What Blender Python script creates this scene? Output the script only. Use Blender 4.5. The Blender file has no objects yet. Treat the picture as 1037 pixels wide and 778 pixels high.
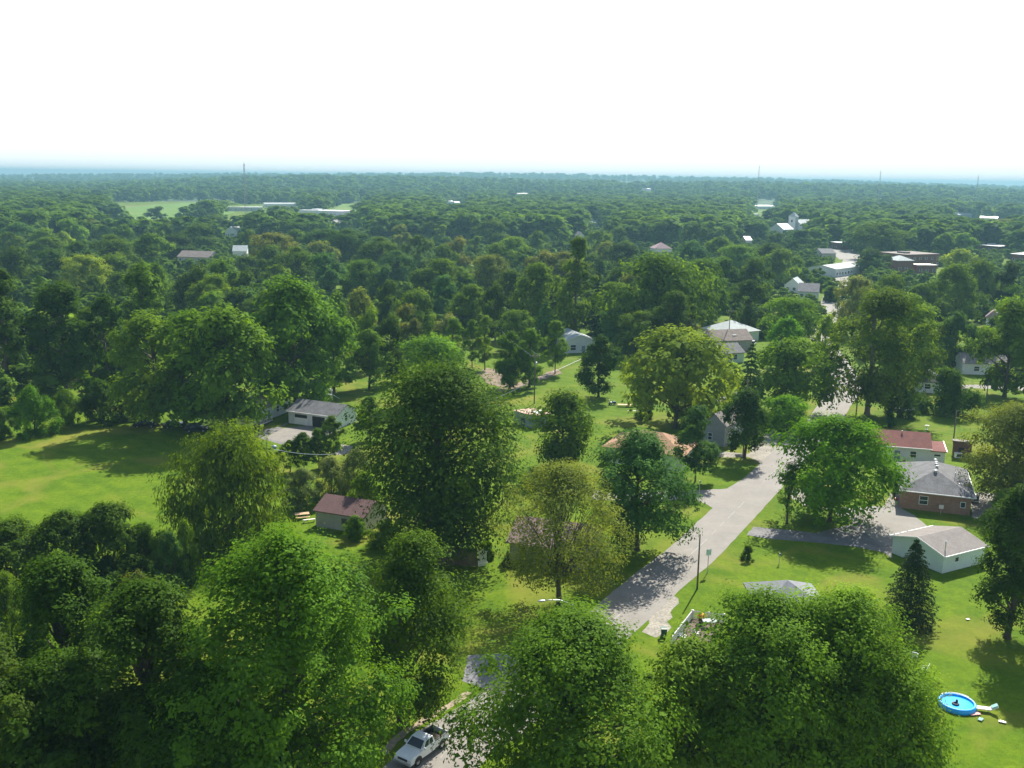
import bpy, math, random
import numpy as np
from mathutils import Matrix, Vector

scene = bpy.context.scene
COL = scene.collection

# ------------------------------------------------------------------ camera
CAM_H = 50.0
FPX, PW, PH = 1000.0, 1037.0, 778.0          # focal length and frame in photo pixels
PITCH, ROLL = math.radians(11.78), 0.0125
cam_data = bpy.data.cameras.new('camera')
cam_data.sensor_width = 36.0
cam_data.lens = 36.0 * FPX / PW
cam_data.clip_start, cam_data.clip_end = 0.5, 60000.0
cam = bpy.data.objects.new('camera', cam_data)
COL.objects.link(cam)
RM = Matrix.Rotation(math.pi / 2 - PITCH, 3, 'X') @ Matrix.Rotation(ROLL, 3, 'Z')
cam.matrix_world = Matrix.Translation((0, 0, CAM_H)) @ RM.to_4x4()
scene.camera = cam

# ------------------------------------------------------------------ sky, sun, exposure
SUN_EL, SUN_AZ = math.radians(42.0), math.radians(22.4)     # azimuth clockwise from +Y
world = bpy.data.worlds.new("World")
scene.world = world
world.use_nodes = True
wn = world.node_tree
sky = wn.nodes.new('ShaderNodeTexSky')
sky.sky_type = 'NISHITA'
sky.sun_disc = False
sky.sun_elevation = SUN_EL
sky.sun_rotation = SUN_AZ
sky.air_density, sky.dust_density, sky.ozone_density = 1.0, 1.0, 1.5
bg = wn.nodes['Background']
bg.inputs['Strength'].default_value = 0.10
# a white hazy veil low over the horizon, thinning upwards
wtc = wn.nodes.new('ShaderNodeTexCoord')
wsx = wn.nodes.new('ShaderNodeSeparateXYZ')
wmr = wn.nodes.new('ShaderNodeMapRange')
wmr.interpolation_type = 'SMOOTHSTEP'
wmr.inputs['From Min'].default_value, wmr.inputs['From Max'].default_value = 0.06, 0.40
wmr.inputs['To Min'].default_value, wmr.inputs['To Max'].default_value = 0.96, 0.05
wmx = wn.nodes.new('ShaderNodeMix'); wmx.data_type = 'RGBA'
wmx.inputs[7].default_value = (6.6, 6.7, 6.7, 1)
wn.links.new(wtc.outputs['Generated'], wsx.inputs[0])
wn.links.new(wsx.outputs['Z'], wmr.inputs['Value'])
wn.links.new(wmr.outputs[0], wmx.inputs[0])
wn.links.new(sky.outputs['Color'], wmx.inputs[6])
wn.links.new(wmx.outputs[2], bg.inputs['Color'])
sun_data = bpy.data.lights.new('sun', 'SUN')
sun_data.energy = 5.0
sun_data.angle = math.radians(0.53)
sun_data.color = (1.0, 0.95, 0.86)
sun = bpy.data.objects.new('sun', sun_data)
COL.objects.link(sun)
SUN_DIR = Vector((math.cos(SUN_EL) * math.sin(SUN_AZ), math.cos(SUN_EL) * math.cos(SUN_AZ), math.sin(SUN_EL)))
sun.rotation_euler = SUN_DIR.to_track_quat('Z', 'Y').to_euler()
scene.view_settings.view_transform = 'Standard'
scene.view_settings.look = 'None'
scene.view_settings.exposure = 0.94
scene.view_settings.gamma = 1.0
cy = scene.cycles
cy.max_bounces = 7
cy.diffuse_bounces = 3
cy.glossy_bounces = 2
cy.transmission_bounces = 4
cy.transparent_max_bounces = 4
cy.volume_bounces = 0
cy.use_denoising = True
cy.use_adaptive_sampling = True
cy.adaptive_threshold = 0.02
cy.caustics_reflective = False
cy.caustics_refractive = False
HAZE_DENSITY = 1.9e-4
HAZE_COLOR = (0.25, 0.47, 0.57, 1)

# ------------------------------------------------------------------ ground-plane survey helpers
def ray(px, py):
    return RM @ Vector(((px - 518.5) / FPX, -(py - 389.0) / FPX, -1.0))

def G(px, py, z=0.0):
    d = ray(px, py)
    t = (z - CAM_H) / d.z
    return Vector((d.x * t, d.y * t, z))

def height_at(py, px, base):
    """height of something that stands on base and reaches the direction (px, py)"""
    d = ray(px, py)
    return CAM_H + d.z * math.hypot(base.x, base.y) / math.hypot(d.x, d.y)

def proj(P):
    c = RM.transposed() @ (Vector(P) - Vector((0, 0, CAM_H)))
    return 518.5 + FPX * c.x / -c.z, 389.0 - FPX * c.y / -c.z, -c.z

def m_per_px(P):
    return proj(P)[2] / FPX

# ------------------------------------------------------------------ object helpers
def tag(o, label=None, cat=None, group=None, kind=None):
    if label: o['label'] = label
    if cat: o['category'] = cat
    if group: o['group'] = group
    if kind: o['kind'] = kind
    return o

def empty(name, loc, rz=0.0):
    o = bpy.data.objects.new(name, None)
    o.empty_display_size = 0.3
    o.location = loc
    o.rotation_euler = (0, 0, rz)
    COL.objects.link(o)
    return o

def link(name, me, parent=None, color=None):
    o = bpy.data.objects.new(name, me)
    if color: o.color = color
    COL.objects.link(o)
    if parent is not None: o.parent = parent
    return o

class MB:
    """collects faces; build() links them as one mesh object"""
    def __init__(s):
        s.v, s.f = [], []
    def poly(s, pts, faces):
        b = len(s.v)
        s.v += [tuple(p) for p in pts]
        s.f += [tuple(b + i for i in f) for f in faces]
        return s
    def quad(s, *p):
        return s.poly(p, [tuple(range(len(p)))])
    def box(s, x0, x1, y0, y1, z0, z1):
        return s.poly([(x0, y0, z0), (x1, y0, z0), (x1, y1, z0), (x0, y1, z0), (x0, y0, z1), (x1, y0, z1), (x1, y1, z1), (x0, y1, z1)],
                      [(3, 2, 1, 0), (4, 5, 6, 7), (0, 1, 5, 4), (1, 2, 6, 5), (2, 3, 7, 6), (3, 0, 4, 7)])
    def prism(s, prof, axis, a, b):
        """closed profile (counter-clockwise pairs) swept along an axis from a to b"""
        n = len(prof)
        def mk(u, v, w):
            return {'x': (w, u, v), 'y': (u, w, v), 'z': (u, v, w)}[axis]
        pts = [mk(u, v, a) for u, v in prof] + [mk(u, v, b) for u, v in prof]
        fs = [tuple(range(n - 1, -1, -1)), tuple(range(n, 2 * n))]
        fs += [(i, (i + 1) % n, n + (i + 1) % n, n + i) for i in range(n)]
        return s.poly(pts, fs)
    def tube(s, pts, rad, m=6, cap=True):
        pts = [Vector(p) for p in pts]
        if not isinstance(rad, (list, tuple)): rad = [rad] * len(pts)
        b = len(s.v)
        for i, p in enumerate(pts):
            d = (pts[min(i + 1, len(pts) - 1)] - pts[max(i - 1, 0)]).normalized()
            a = d.cross(Vector((0, 0, 1)) if abs(d.z) < 0.9 else Vector((1, 0, 0))).normalized()
            c = d.cross(a)
            for k in range(m):
                t = 2 * math.pi * k / m
                s.v.append(tuple(p + (a * math.cos(t) + c * math.sin(t)) * rad[i]))
        for i in range(len(pts) - 1):
            for k in range(m):
                s.f.append((b + i * m + k, b + i * m + (k + 1) % m, b + (i + 1) * m + (k + 1) % m, b + (i + 1) * m + k))
        if cap:
            s.f.append(tuple(b + k for k in range(m - 1, -1, -1)))
            s.f.append(tuple(b + (len(pts) - 1) * m + k for k in range(m)))
        return s
    def lathe(s, prof, m=24, c=(0, 0, 0)):
        b = len(s.v)
        for r, z in prof:
            for k in range(m):
                t = 2 * math.pi * k / m
                s.v.append((c[0] + r * math.cos(t), c[1] + r * math.sin(t), c[2] + z))
        for i in range(len(prof) - 1):
            for k in range(m):
                s.f.append((b + i * m + k, b + i * m + (k + 1) % m, b + (i + 1) * m + (k + 1) % m, b + (i + 1) * m + k))
        s.f.append(tuple(b + k for k in range(m - 1, -1, -1)))
        s.f.append(tuple(b + (len(prof) - 1) * m + k for k in range(m)))
        return s
    def mesh(s, name, m, smooth=False):
        me = bpy.data.meshes.new(name)
        me.from_pydata(s.v, [], s.f)
        if m: me.materials.append(m)
        if smooth: me.polygons.foreach_set('use_smooth', [True] * len(me.polygons))
        me.update()
        return me
    def build(s, name, m, parent=None, smooth=False, bevel=0.0):
        o = link(name, s.mesh(name, m, smooth), parent)
        if bevel:
            b = o.modifiers.new('bevel', 'BEVEL'); b.width = bevel; b.segments = 2; b.limit_method = 'ANGLE'
        return o

# ------------------------------------------------------------------ materials
def new_mat(name):
    m = bpy.data.materials.new(name)
    m.use_nodes = True
    nt = m.node_tree
    return m, nt, nt.nodes['Principled BSDF']

def mat(name, c, rough=0.8, var=0.15, scale=3.0, bump=0.0, c2=None, metallic=0.0, detail=4.0, bands=0.0, stain=0.0):
    """a plain surface with two scales of colour wear"""
    m, nt, p = new_mat(name)
    N, L = nt.nodes, nt.links
    p.inputs['Roughness'].default_value = rough
    p.inputs['Metallic'].default_value = metallic
    tc = N.new('ShaderNodeTexCoord')
    nz = N.new('ShaderNodeTexNoise'); nz.inputs['Scale'].default_value = scale; nz.inputs['Detail'].default_value = detail
    L.new(tc.outputs['Object'], nz.inputs['Vector'])
    rp = N.new('ShaderNodeMapRange'); rp.inputs['From Min'].default_value = 0.3; rp.inputs['From Max'].default_value = 0.7
    L.new(nz.outputs['Fac'], rp.inputs['Value'])
    mx = N.new('ShaderNodeMix'); mx.data_type = 'RGBA'
    lo = tuple(x * (1 - var) for x in c[:3]) if c2 is None else c2
    mx.inputs[6].default_value = (*lo, 1)
    mx.inputs[7].default_value = (*(tuple(min(1, x * (1 + var)) for x in c[:3]) if c2 is None else c), 1)
    L.new(rp.outputs[0], mx.inputs[0])
    out = mx.outputs[2]
    if stain:
        n2 = N.new('ShaderNodeTexNoise'); n2.inputs['Scale'].default_value = scale * 0.17; n2.inputs['Detail'].default_value = 6
        L.new(tc.outputs['Object'], n2.inputs['Vector'])
        r2 = N.new('ShaderNodeMapRange'); r2.inputs['From Min'].default_value = 0.35; r2.inputs['From Max'].default_value = 0.65
        r2.inputs['To Min'].default_value = 1 - stain; r2.inputs['To Max'].default_value = 1 + stain * 0.5
        L.new(n2.outputs['Fac'], r2.inputs['Value'])
        mm = N.new('ShaderNodeMix'); mm.data_type = 'RGBA'; mm.blend_type = 'MULTIPLY'; mm.inputs[0].default_value = 1.0
        L.new(out, mm.inputs[6]); L.new(r2.outputs[0], mm.inputs[7])
        out = mm.outputs[2]
    L.new(out, p.inputs['Base Color'])
    if bump or bands:
        bp = N.new('ShaderNodeBump'); bp.inputs['Strength'].default_value = max(bump, bands); bp.inputs['Distance'].default_value = 0.03
        if bands:
            wv = N.new('ShaderNodeTexWave'); wv.bands_direction = 'Z'; wv.wave_profile = 'SAW'; wv.inputs['Scale'].default_value = 1.6
            L.new(tc.outputs['Object'], wv.inputs['Vector']); L.new(wv.outputs['Fac'], bp.inputs['Height'])
        else:
            L.new(nz.outputs['Fac'], bp.inputs['Height'])
        L.new(bp.outputs['Normal'], p.inputs['Normal'])
    return m

def brick_mat(name, c1, c2, mortar, sx=4.0):
    m, nt, p = new_mat(name)
    N, L = nt.nodes, nt.links
    tc = N.new('ShaderNodeTexCoord'); mp = N.new('ShaderNodeMapping')
    sp = N.new('ShaderNodeSeparateXYZ'); ad = N.new('ShaderNodeMath'); ad.operation = 'ADD'; cb = N.new('ShaderNodeCombineXYZ')
    L.new(tc.outputs['Object'], sp.inputs[0]); L.new(sp.outputs[0], ad.inputs[0]); L.new(sp.outputs[1], ad.inputs[1])
    L.new(ad.outputs[0], cb.inputs[0]); L.new(sp.outputs[2], cb.inputs[1])
    b = N.new('ShaderNodeTexBrick'); b.inputs['Scale'].default_value = sx
    b.inputs['Color1'].default_value = (*c1, 1); b.inputs['Color2'].default_value = (*c2, 1); b.inputs['Mortar'].default_value = (*mortar, 1)
    b.inputs['Mortar Size'].default_value = 0.012
    b.inputs['Row Height'].default_value = 0.32; b.inputs['Brick Width'].default_value = 0.9
    L.new(cb.outputs[0], b.inputs['Vector'])
    nz = N.new('ShaderNodeTexNoise'); nz.inputs['Scale'].default_value = 1.1; nz.inputs['Detail'].default_value = 5
    L.new(tc.outputs['Object'], nz.inputs['Vector'])
    mr = N.new('ShaderNodeMapRange'); mr.inputs['To Min'].default_value = 0.7; mr.inputs['To Max'].default_value = 1.3
    L.new(nz.outputs['Fac'], mr.inputs['Value'])
    mm = N.new('ShaderNodeMix'); mm.data_type = 'RGBA'; mm.blend_type = 'MULTIPLY'; mm.inputs[0].default_value = 1.0
    L.new(b.outputs['Color'], mm.inputs[6]); L.new(mr.outputs[0], mm.inputs[7]); L.new(mm.outputs[2], p.inputs['Base Color'])
    p.inputs['Roughness'].default_value = 0.9
    return m

def leaf_mat(name, transl=0.46, gloss=0.004, warm=(1.25, 1.12, 0.55)):
    m = bpy.data.materials.new(name); m.use_nodes = True
    nt = m.node_tree; N, L = nt.nodes, nt.links
    N.clear()
    out = N.new('ShaderNodeOutputMaterial')
    oi = N.new('ShaderNodeObjectInfo')
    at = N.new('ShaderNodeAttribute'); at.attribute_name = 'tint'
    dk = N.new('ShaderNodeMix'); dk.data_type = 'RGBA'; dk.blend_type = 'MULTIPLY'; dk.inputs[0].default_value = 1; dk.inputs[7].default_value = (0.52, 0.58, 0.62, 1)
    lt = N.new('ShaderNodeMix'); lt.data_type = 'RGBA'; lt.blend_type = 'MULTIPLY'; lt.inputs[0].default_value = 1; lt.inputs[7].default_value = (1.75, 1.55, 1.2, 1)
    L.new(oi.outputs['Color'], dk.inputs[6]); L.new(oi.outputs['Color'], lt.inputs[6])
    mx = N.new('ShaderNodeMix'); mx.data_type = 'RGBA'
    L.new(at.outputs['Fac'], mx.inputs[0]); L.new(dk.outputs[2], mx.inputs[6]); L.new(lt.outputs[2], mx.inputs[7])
    df = N.new('ShaderNodeBsdfDiffuse'); L.new(mx.outputs[2], df.inputs['Color'])
    tw = N.new('ShaderNodeMix'); tw.data_type = 'RGBA'; tw.blend_type = 'MULTIPLY'; tw.inputs[0].default_value = 1; tw.inputs[7].default_value = (*warm, 1)
    L.new(mx.outputs[2], tw.inputs[6])
    tr = N.new('ShaderNodeBsdfTranslucent'); L.new(tw.outputs[2], tr.inputs['Color'])
    s1 = N.new('ShaderNodeMixShader'); s1.inputs[0].default_value = transl
    L.new(df.outputs[0], s1.inputs[1]); L.new(tr.outputs[0], s1.inputs[2])
    gl = N.new('ShaderNodeBsdfGlossy'); gl.inputs['Roughness'].default_value = 0.55; gl.inputs['Color'].default_value = (0.8, 0.9, 0.8, 1)
    s2 = N.new('ShaderNodeMixShader'); s2.inputs[0].default_value = gloss
    L.new(s1.outputs[0], s2.inputs[1]); L.new(gl.outputs[0], s2.inputs[2])
    L.new(s2.outputs[0], out.inputs['Surface'])
    return m

def grass_mat(name, a, b, dry, s=1.0, dry_amt=0.5):
    """mown grass: clumps, mowing bands and dry patches"""
    m, nt, p = new_mat(name)
    N, L = nt.nodes, nt.links
    tc = N.new('ShaderNodeTexCoord')
    def noise(scale, det, lo, hi, dist=0.0):
        n = N.new('ShaderNodeTexNoise'); n.inputs['Scale'].default_value = scale; n.inputs['Detail'].default_value = det
        n.inputs['Distortion'].default_value = dist
        L.new(tc.outputs['Object'], n.inputs['Vector'])
        r = N.new('ShaderNodeMapRange'); r.inputs['From Min'].default_value = lo; r.inputs['From Max'].default_value = hi
        L.new(n.outputs['Fac'], r.inputs['Value'])
        return r.outputs[0]
    def mix(f, x, y, mode='MIX'):
        k = N.new('ShaderNodeMix'); k.data_type = 'RGBA'; k.blend_type = mode
        if isinstance(f, float): k.inputs[0].default_value = f
        else: L.new(f, k.inputs[0])
        for i, q in ((6, x), (7, y)):
            if isinstance(q, tuple): k.inputs[i].default_value = (*q, 1)
            else: L.new(q, k.inputs[i])
        return k.outputs[2]
    base = mix(noise(0.22 * s, 5, 0.35, 0.65, 0.6), a, b)
    base = mix(noise(1.7 * s, 8, 0.3, 0.75), base, mix(1.0, base, (0.62, 0.68, 0.6), 'MULTIPLY'))
    wv = N.new('ShaderNodeTexWave'); wv.inputs['Scale'].default_value = 0.16 * s; wv.inputs['Distortion'].default_value = 3.0; wv.inputs['Detail'].default_value = 2; wv.bands_direction = 'DIAGONAL'
    L.new(tc.outputs['Object'], wv.inputs['Vector'])
    wr = N.new('ShaderNodeMapRange'); wr.inputs['To Min'].default_value = 0.0; wr.inputs['To Max'].default_value = 0.55
    L.new(wv.outputs['Fac'], wr.inputs['Value'])
    base = mix(wr.outputs[0], base, mix(1.0, base, (0.84, 0.86, 0.8), 'MULTIPLY'))
    base = mix(noise(6.0 * s, 4, 0.52, 0.62), base, mix(1.0, base, (0.72, 0.76, 0.6), 'MULTIPLY'))
    dn = N.new('ShaderNodeMath'); dn.operation = 'MULTIPLY'; dn.inputs[1].default_value = dry_amt
    L.new(noise(0.07 * s, 6, 0.5, 0.72, 1.0), dn.inputs[0])
    base = mix(dn.outputs[0], base, dry)
    L.new(base, p.inputs['Base Color'])
    p.inputs['Roughness'].default_value = 0.95
    p.inputs['Specular IOR Level'].default_value = 0.1
    return m

M = {}
M['leaf'] = leaf_mat('leaves')
M['needle'] = leaf_mat('needles', 0.15, 0.006, (1.1, 1.1, 0.8))
M['bark'] = mat('bark', (0.085, 0.066, 0.05), 0.95, 0.35, 6, 0.3)
M['bark_grey'] = mat('grey_bark', (0.16, 0.14, 0.12), 0.95, 0.3, 6, 0.3)
M['lawn'] = grass_mat('lawn_grass', (0.086, 0.162, 0.003), (0.138, 0.212, 0.005), (0.20, 0.19, 0.03), 1.0, 0.8)
M['field'] = grass_mat('far_field_grass', (0.13, 0.24, 0.03), (0.17, 0.27, 0.05), (0.25, 0.25, 0.1), 0.15)
M['asphalt'] = mat('old_asphalt', (0.230, 0.211, 0.182), 0.9, 0.05, 1.5, 0.05, stain=0.10)
M['asphalt_dark'] = mat('dark_asphalt', (0.165, 0.158, 0.150), 0.9, 0.15, 3, 0.1, stain=0.25)
M['asphalt_mid'] = mat('grey_asphalt', (0.205, 0.20, 0.195), 0.9, 0.12, 3, 0.1, stain=0.2)
M['concrete'] = mat('concrete', (0.22, 0.20, 0.17), 0.9, 0.1, 2, 0.05, stain=0.15)
M['gravel'] = mat('gravel', (0.29, 0.265, 0.215), 1.0, 0.3, 3, 0.3, stain=0.25)
M['soil'] = mat('bare_soil', (0.215, 0.16, 0.105), 1.0, 0.3, 1.2, 0.3, stain=0.25)
M['dirt_path'] = mat('dirt_path', (0.30, 0.235, 0.16), 1.0, 0.25, 2.5, 0.2)
M['white_wall'] = mat('white_siding', (0.68, 0.70, 0.69), 0.6, 0.05, 0.8, bands=0.35, stain=0.08)
M['green_wall'] = mat('pale_green_siding', (0.60, 0.69, 0.64), 0.6, 0.05, 0.8, bands=0.35, stain=0.08)
M['grey_wall'] = mat('grey_siding', (0.30, 0.31, 0.30), 0.7, 0.06, 0.8, bands=0.35, stain=0.1)
M['beige_wall'] = mat('beige_stucco', (0.42, 0.40, 0.36), 0.85, 0.08, 2.5, 0.05, stain=0.1)
M['blue_metal'] = mat('blue_grey_sheet', (0.20, 0.26, 0.33), 0.5, 0.1, 1.0, bands=0.3, stain=0.15)
M['brick'] = brick_mat('tan_brick', (0.33, 0.185, 0.125), (0.25, 0.13, 0.085), (0.38, 0.32, 0.27))
M['red_brick'] = brick_mat('red_brick', (0.20, 0.085, 0.062), (0.15, 0.065, 0.05), (0.28, 0.2, 0.16), 2.0)
M['brown_brick'] = brick_mat('brown_brick', (0.14, 0.06, 0.04), (0.10, 0.045, 0.03), (0.2, 0.14, 0.11))
M['grey_roof'] = mat('grey_shingles', (0.135, 0.135, 0.138), 0.9, 0.3, 5, 0.15, stain=0.25)
M['slate_roof'] = mat('slate_shingles', (0.20, 0.205, 0.22), 0.85, 0.15, 5, 0.1, stain=0.12)
M['light_roof'] = mat('light_grey_shingles', (0.40, 0.44, 0.42), 0.85, 0.12, 5, 0.1, stain=0.12)
M['brown_roof'] = mat('brown_shingles', (0.22, 0.175, 0.15), 0.9, 0.25, 5, 0.15, stain=0.2)
M['maroon_roof'] = mat('maroon_shingles', (0.120, 0.060, 0.054), 0.9, 0.2, 5, 0.15, stain=0.15)
M['red_roof'] = mat('red_brown_shingles', (0.20, 0.062, 0.046), 0.9, 0.22, 5, 0.15, stain=0.2)
M['salmon_roof'] = mat('salmon_shingles', (0.35, 0.195, 0.10), 0.9, 0.15, 5, 0.15, stain=0.15)
M['mauve_roof'] = mat('mauve_shingles', (0.30, 0.20, 0.20), 0.9, 0.2, 5, 0.15, stain=0.15)
M['taupe_roof'] = mat('taupe_shingles', (0.205, 0.182, 0.162), 0.9, 0.15, 5, 0.15, stain=0.12)
M['rust_roof'] = mat('rusty_sheet_roof', (0.52, 0.36, 0.27), 0.7, 0.2, 2.5, c2=(0.34, 0.17, 0.10), stain=0.2)
M['white_roof'] = mat('white_sheet_roof', (0.82, 0.82, 0.80), 0.5, 0.04, 1.0)
M['white'] = mat('white_paint', (0.80, 0.80, 0.78), 0.45, 0.04, 2.0)
M['cream'] = mat('cream_paint', (0.68, 0.60, 0.48), 0.6, 0.05, 1.0)
M['glass'] = mat('dark_glass', (0.03, 0.04, 0.05), 0.08, 0.2, 0.7)
M['bay_shade'] = mat('painted_interior_shade', (0.02, 0.02, 0.022), 0.9, 0.2, 1.0)  # shade inside bays and door gaps, put into the colour of flat panels
M['wood'] = mat('weathered_wood', (0.125, 0.085, 0.062), 0.9, 0.25, 3.0, 0.2, stain=0.2)
M['tan_wood'] = mat('tan_wood', (0.55, 0.36, 0.20), 0.8, 0.15, 2.0)
M['pole_wood'] = mat('pole_wood', (0.16, 0.12, 0.095), 0.95, 0.25, 4.0, 0.2)
M['metal'] = mat('galvanised_metal', (0.50, 0.52, 0.54), 0.4, 0.08, 3.0, metallic=0.7)
M['mast_metal'] = mat('painted_mast', (0.33, 0.30, 0.30), 0.6, 0.1, 0.3)
M['car_white'] = mat('white_car_paint', (0.80, 0.82, 0.84), 0.22, 0.03, 1.0)
M['car_dark'] = mat('dark_car_paint', (0.018, 0.02, 0.026), 0.18, 0.1, 1.0)
M['car_blue'] = mat('blue_car_paint', (0.06, 0.10, 0.19), 0.2, 0.08, 1.0)
M['car_red'] = mat('red_car_paint', (0.30, 0.03, 0.025), 0.2, 0.08, 1.0)
M['rubber'] = mat('tyre_rubber', (0.022, 0.022, 0.022), 0.9, 0.1, 5.0)
M['rim'] = mat('wheel_rim', (0.55, 0.56, 0.58), 0.3, 0.05, 5.0, metallic=0.8)
M['plastic_dark'] = mat('dark_plastic', (0.03, 0.03, 0.032), 0.6, 0.1, 5.0)
M['lamp'] = mat('clear_lamp', (0.75, 0.76, 0.76), 0.15, 0.05, 5.0)
M['red_lamp'] = mat('red_lamp', (0.45, 0.02, 0.015), 0.2, 0.05, 5.0)
M['pool_blue'] = mat('pool_vinyl', (0.004, 0.36, 0.86), 0.35, 0.04, 2.0)
M['pool_water'] = mat('pool_water', (0.02, 0.44, 0.84), 0.12, 0.05, 1.5)
M['sign_green'] = mat('pale_sign', (0.45, 0.62, 0.55), 0.5, 0.05, 2.0)
M['green_plastic'] = mat('dark_green_plastic', (0.02, 0.09, 0.06), 0.5, 0.1, 2.0)
M['yellow'] = mat('orange_yellow_petals', (0.85, 0.40, 0.02), 0.7, 0.25, 6.0)
M['pale_fabric'] = mat('pale_fabric', (0.72, 0.66, 0.62), 0.8, 0.08, 4.0)
M['pink_fabric'] = mat('pink_fabric', (0.66, 0.36, 0.32), 0.8, 0.08, 4.0)
M['teal_fabric'] = mat('teal_fabric', (0.25, 0.48, 0.44), 0.8, 0.08, 4.0)

# ------------------------------------------------------------------ haze, ground, hills
def make_haze():
    me = MB().box(-15000, 15000, -600, 15500, -1.0, 86.0).mesh('haze', None)
    m = bpy.data.materials.new('haze_air'); m.use_nodes = True
    nt = m.node_tree; nt.nodes.clear()
    out = nt.nodes.new('ShaderNodeOutputMaterial')
    v = nt.nodes.new('ShaderNodeVolumePrincipled')
    v.inputs['Color'].default_value = HAZE_COLOR
    v.inputs['Density'].default_value = HAZE_DENSITY
    v.inputs['Anisotropy'].default_value = 0.2
    nt.links.new(v.outputs[0], out.inputs['Volume'])
    me.materials.append(m)
    tag(link('haze', me), kind='stuff')
make_haze()

def sheet(name, pix, z, m, kind='structure', edge=0.10):
    """a flat sheet on the ground; its outline is surveyed from where it lies"""
    pts = [G(x, y, 0) for x, y in pix]
    return sheet_pts(name, pts, z, m, kind, edge)

def smooth_line(pts, n=6):
    pts = [Vector((p[0], p[1], 0)) for p in pts]
    out = []
    for i in range(len(pts) - 1):
        p0, p1, p2, p3 = pts[max(i - 1, 0)], pts[i], pts[i + 1], pts[min(i + 2, len(pts) - 1)]
        for k in range(n):
            t = k / n
            out.append(0.5 * ((2 * p1) + (p2 - p0) * t + (2 * p0 - 5 * p1 + 4 * p2 - p3) * t * t + (3 * p1 - p0 - 3 * p2 + p3) * t ** 3))
    out.append(pts[-1])
    return out

def sheet_pts(name, pts, z, m, kind='structure', edge=0.10):
    a = sum(pts[i].x * pts[(i + 1) % len(pts)].y - pts[(i + 1) % len(pts)].x * pts[i].y for i in range(len(pts)))
    if a < 0: pts = pts[::-1]
    rr, fine = random.Random(len(name)), []
    for i, p in enumerate(pts):       # worn edges: no straight cuts
        q = pts[(i + 1) % len(pts)]
        k = max(1, min(24, int((q - p).length / 1.1)))
        d = (q - p); nrm = Vector((d.y, -d.x, 0)).normalized()
        for s in range(k):
            fine.append(p + d * (s / k) + nrm * (rr.uniform(-edge, edge) if s else 0))
    pts = fine
    mb = MB(); mb.quad(*[(p.x, p.y, z) for p in pts])
    return tag(mb.build(name, m), kind=kind)

def ribbon(name, left, right, z, m, n=6, jitter=0.0):
    L_, R_ = smooth_line(left, n), smooth_line(right, n)
    rr = random.Random(7)
    mb = MB()
    k = min(len(L_), len(R_))
    for q in L_[1:-1] + R_[1:-1]: q.x += rr.uniform(-jitter, jitter); q.y += rr.uniform(-jitter, jitter)
    for i in range(k - 1):
        mb.quad((R_[i].x, R_[i].y, z), (R_[i + 1].x, R_[i + 1].y, z), (L_[i + 1].x, L_[i + 1].y, z), (L_[i].x, L_[i].y, z))
    return tag(mb.build(name, m), kind='structure')

ground = MB().quad((-15000, -600, 0), (15000, -600, 0), (15000, 15000, 0), (-15000, 15000, 0)).build('ground', M['lawn'])
tag(ground, kind='structure')

RIDGE_PX = [(-500, 190), (-60, 188), (0, 187), (60, 185), (120, 182.5), (190, 179.5), (250, 177.4), (340, 176.8), (430, 177.6), (480, 179), (540, 180.5), (600, 182), (690, 183.5), (760, 182.6), (810, 183.6), (860, 185.4), (920, 187), (1037, 191.5), (1200, 195), (1600, 203)]
CREST_PX = [(-500, 178), (-150, 177), (0, 176.2), (170, 175.4), (340, 175.0), (500, 174.6), (600, 175.8), (690, 178), (780, 180.6), (850, 182.2), (940, 185), (1037, 188.2), (1200, 191), (1600, 198)]
RX0, RX1, RD = -520.0, 1560.0, 3400.0
RIDGE_Z, CREST_Z, RIDGE_AZ = [], [], []
for i_ in range(131):
    x_ = RX0 + (RX1 - RX0) * i_ / 130
    wob = sum(math.sin(x_ * k + p_) * q for k, p_, q in ((0.02, 1.0, 0.35), (0.06, 2.0, 0.3), (0.17, 4.0, 0.2), (0.41, .5, 0.15)))
    d_ = ray(x_, float(np.interp(x_, *zip(*RIDGE_PX))))
    h_ = math.hypot(d_.x, d_.y)
    RIDGE_AZ.append(math.atan2(d_.x, d_.y))
    RIDGE_Z.append(max(0.0, CAM_H + RD * d_.z / h_ - 22.0 + wob * 2))
    d_ = ray(x_, float(np.interp(x_, *zip(*CREST_PX))) + wob * .8)
    CREST_Z.append(max(0.0, CAM_H - 19 + 6200 * d_.z / math.hypot(d_.x, d_.y)))
def terrain(x, y):
    """height of the land: flat in the town, rising gently past 1.9 km, hills on the skyline"""
    d = math.hypot(x, y)
    if d < 1900: return 0.0
    az = math.atan2(x, y)
    zr, zc = float(np.interp(az, RIDGE_AZ, RIDGE_Z)), float(np.interp(az, RIDGE_AZ, CREST_Z))
    if d < RD:
        t = (d - 1900) / (RD - 1900)
        return zr * t * t * (3 - 2 * t)
    if d < 6200:
        t = (d - RD) / (6200 - RD)
        low = zr * (1 - .35 * math.sin(math.pi * min(1, t * 1.4)))
        return low + (zc - low) * max(0, (t - .3) / .7) ** 1.5
    return zc * max(0, 1 - (d - 6200) / 2500) - 1.0 * (d > 8600)
def GT(px, py):
    """ground point on the far land"""
    d = ray(px, py); h = math.hypot(d.x, d.y)
    s = 300.0
    while s < 6200:
        x, y, z = d.x / h * s, d.y / h * s, CAM_H + d.z / h * s
        t = terrain(x, y)
        if z <= t: return Vector((x, y, t))
        s += max(1.0, (z - t) * 3)
    return Vector((x, y, t))

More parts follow.
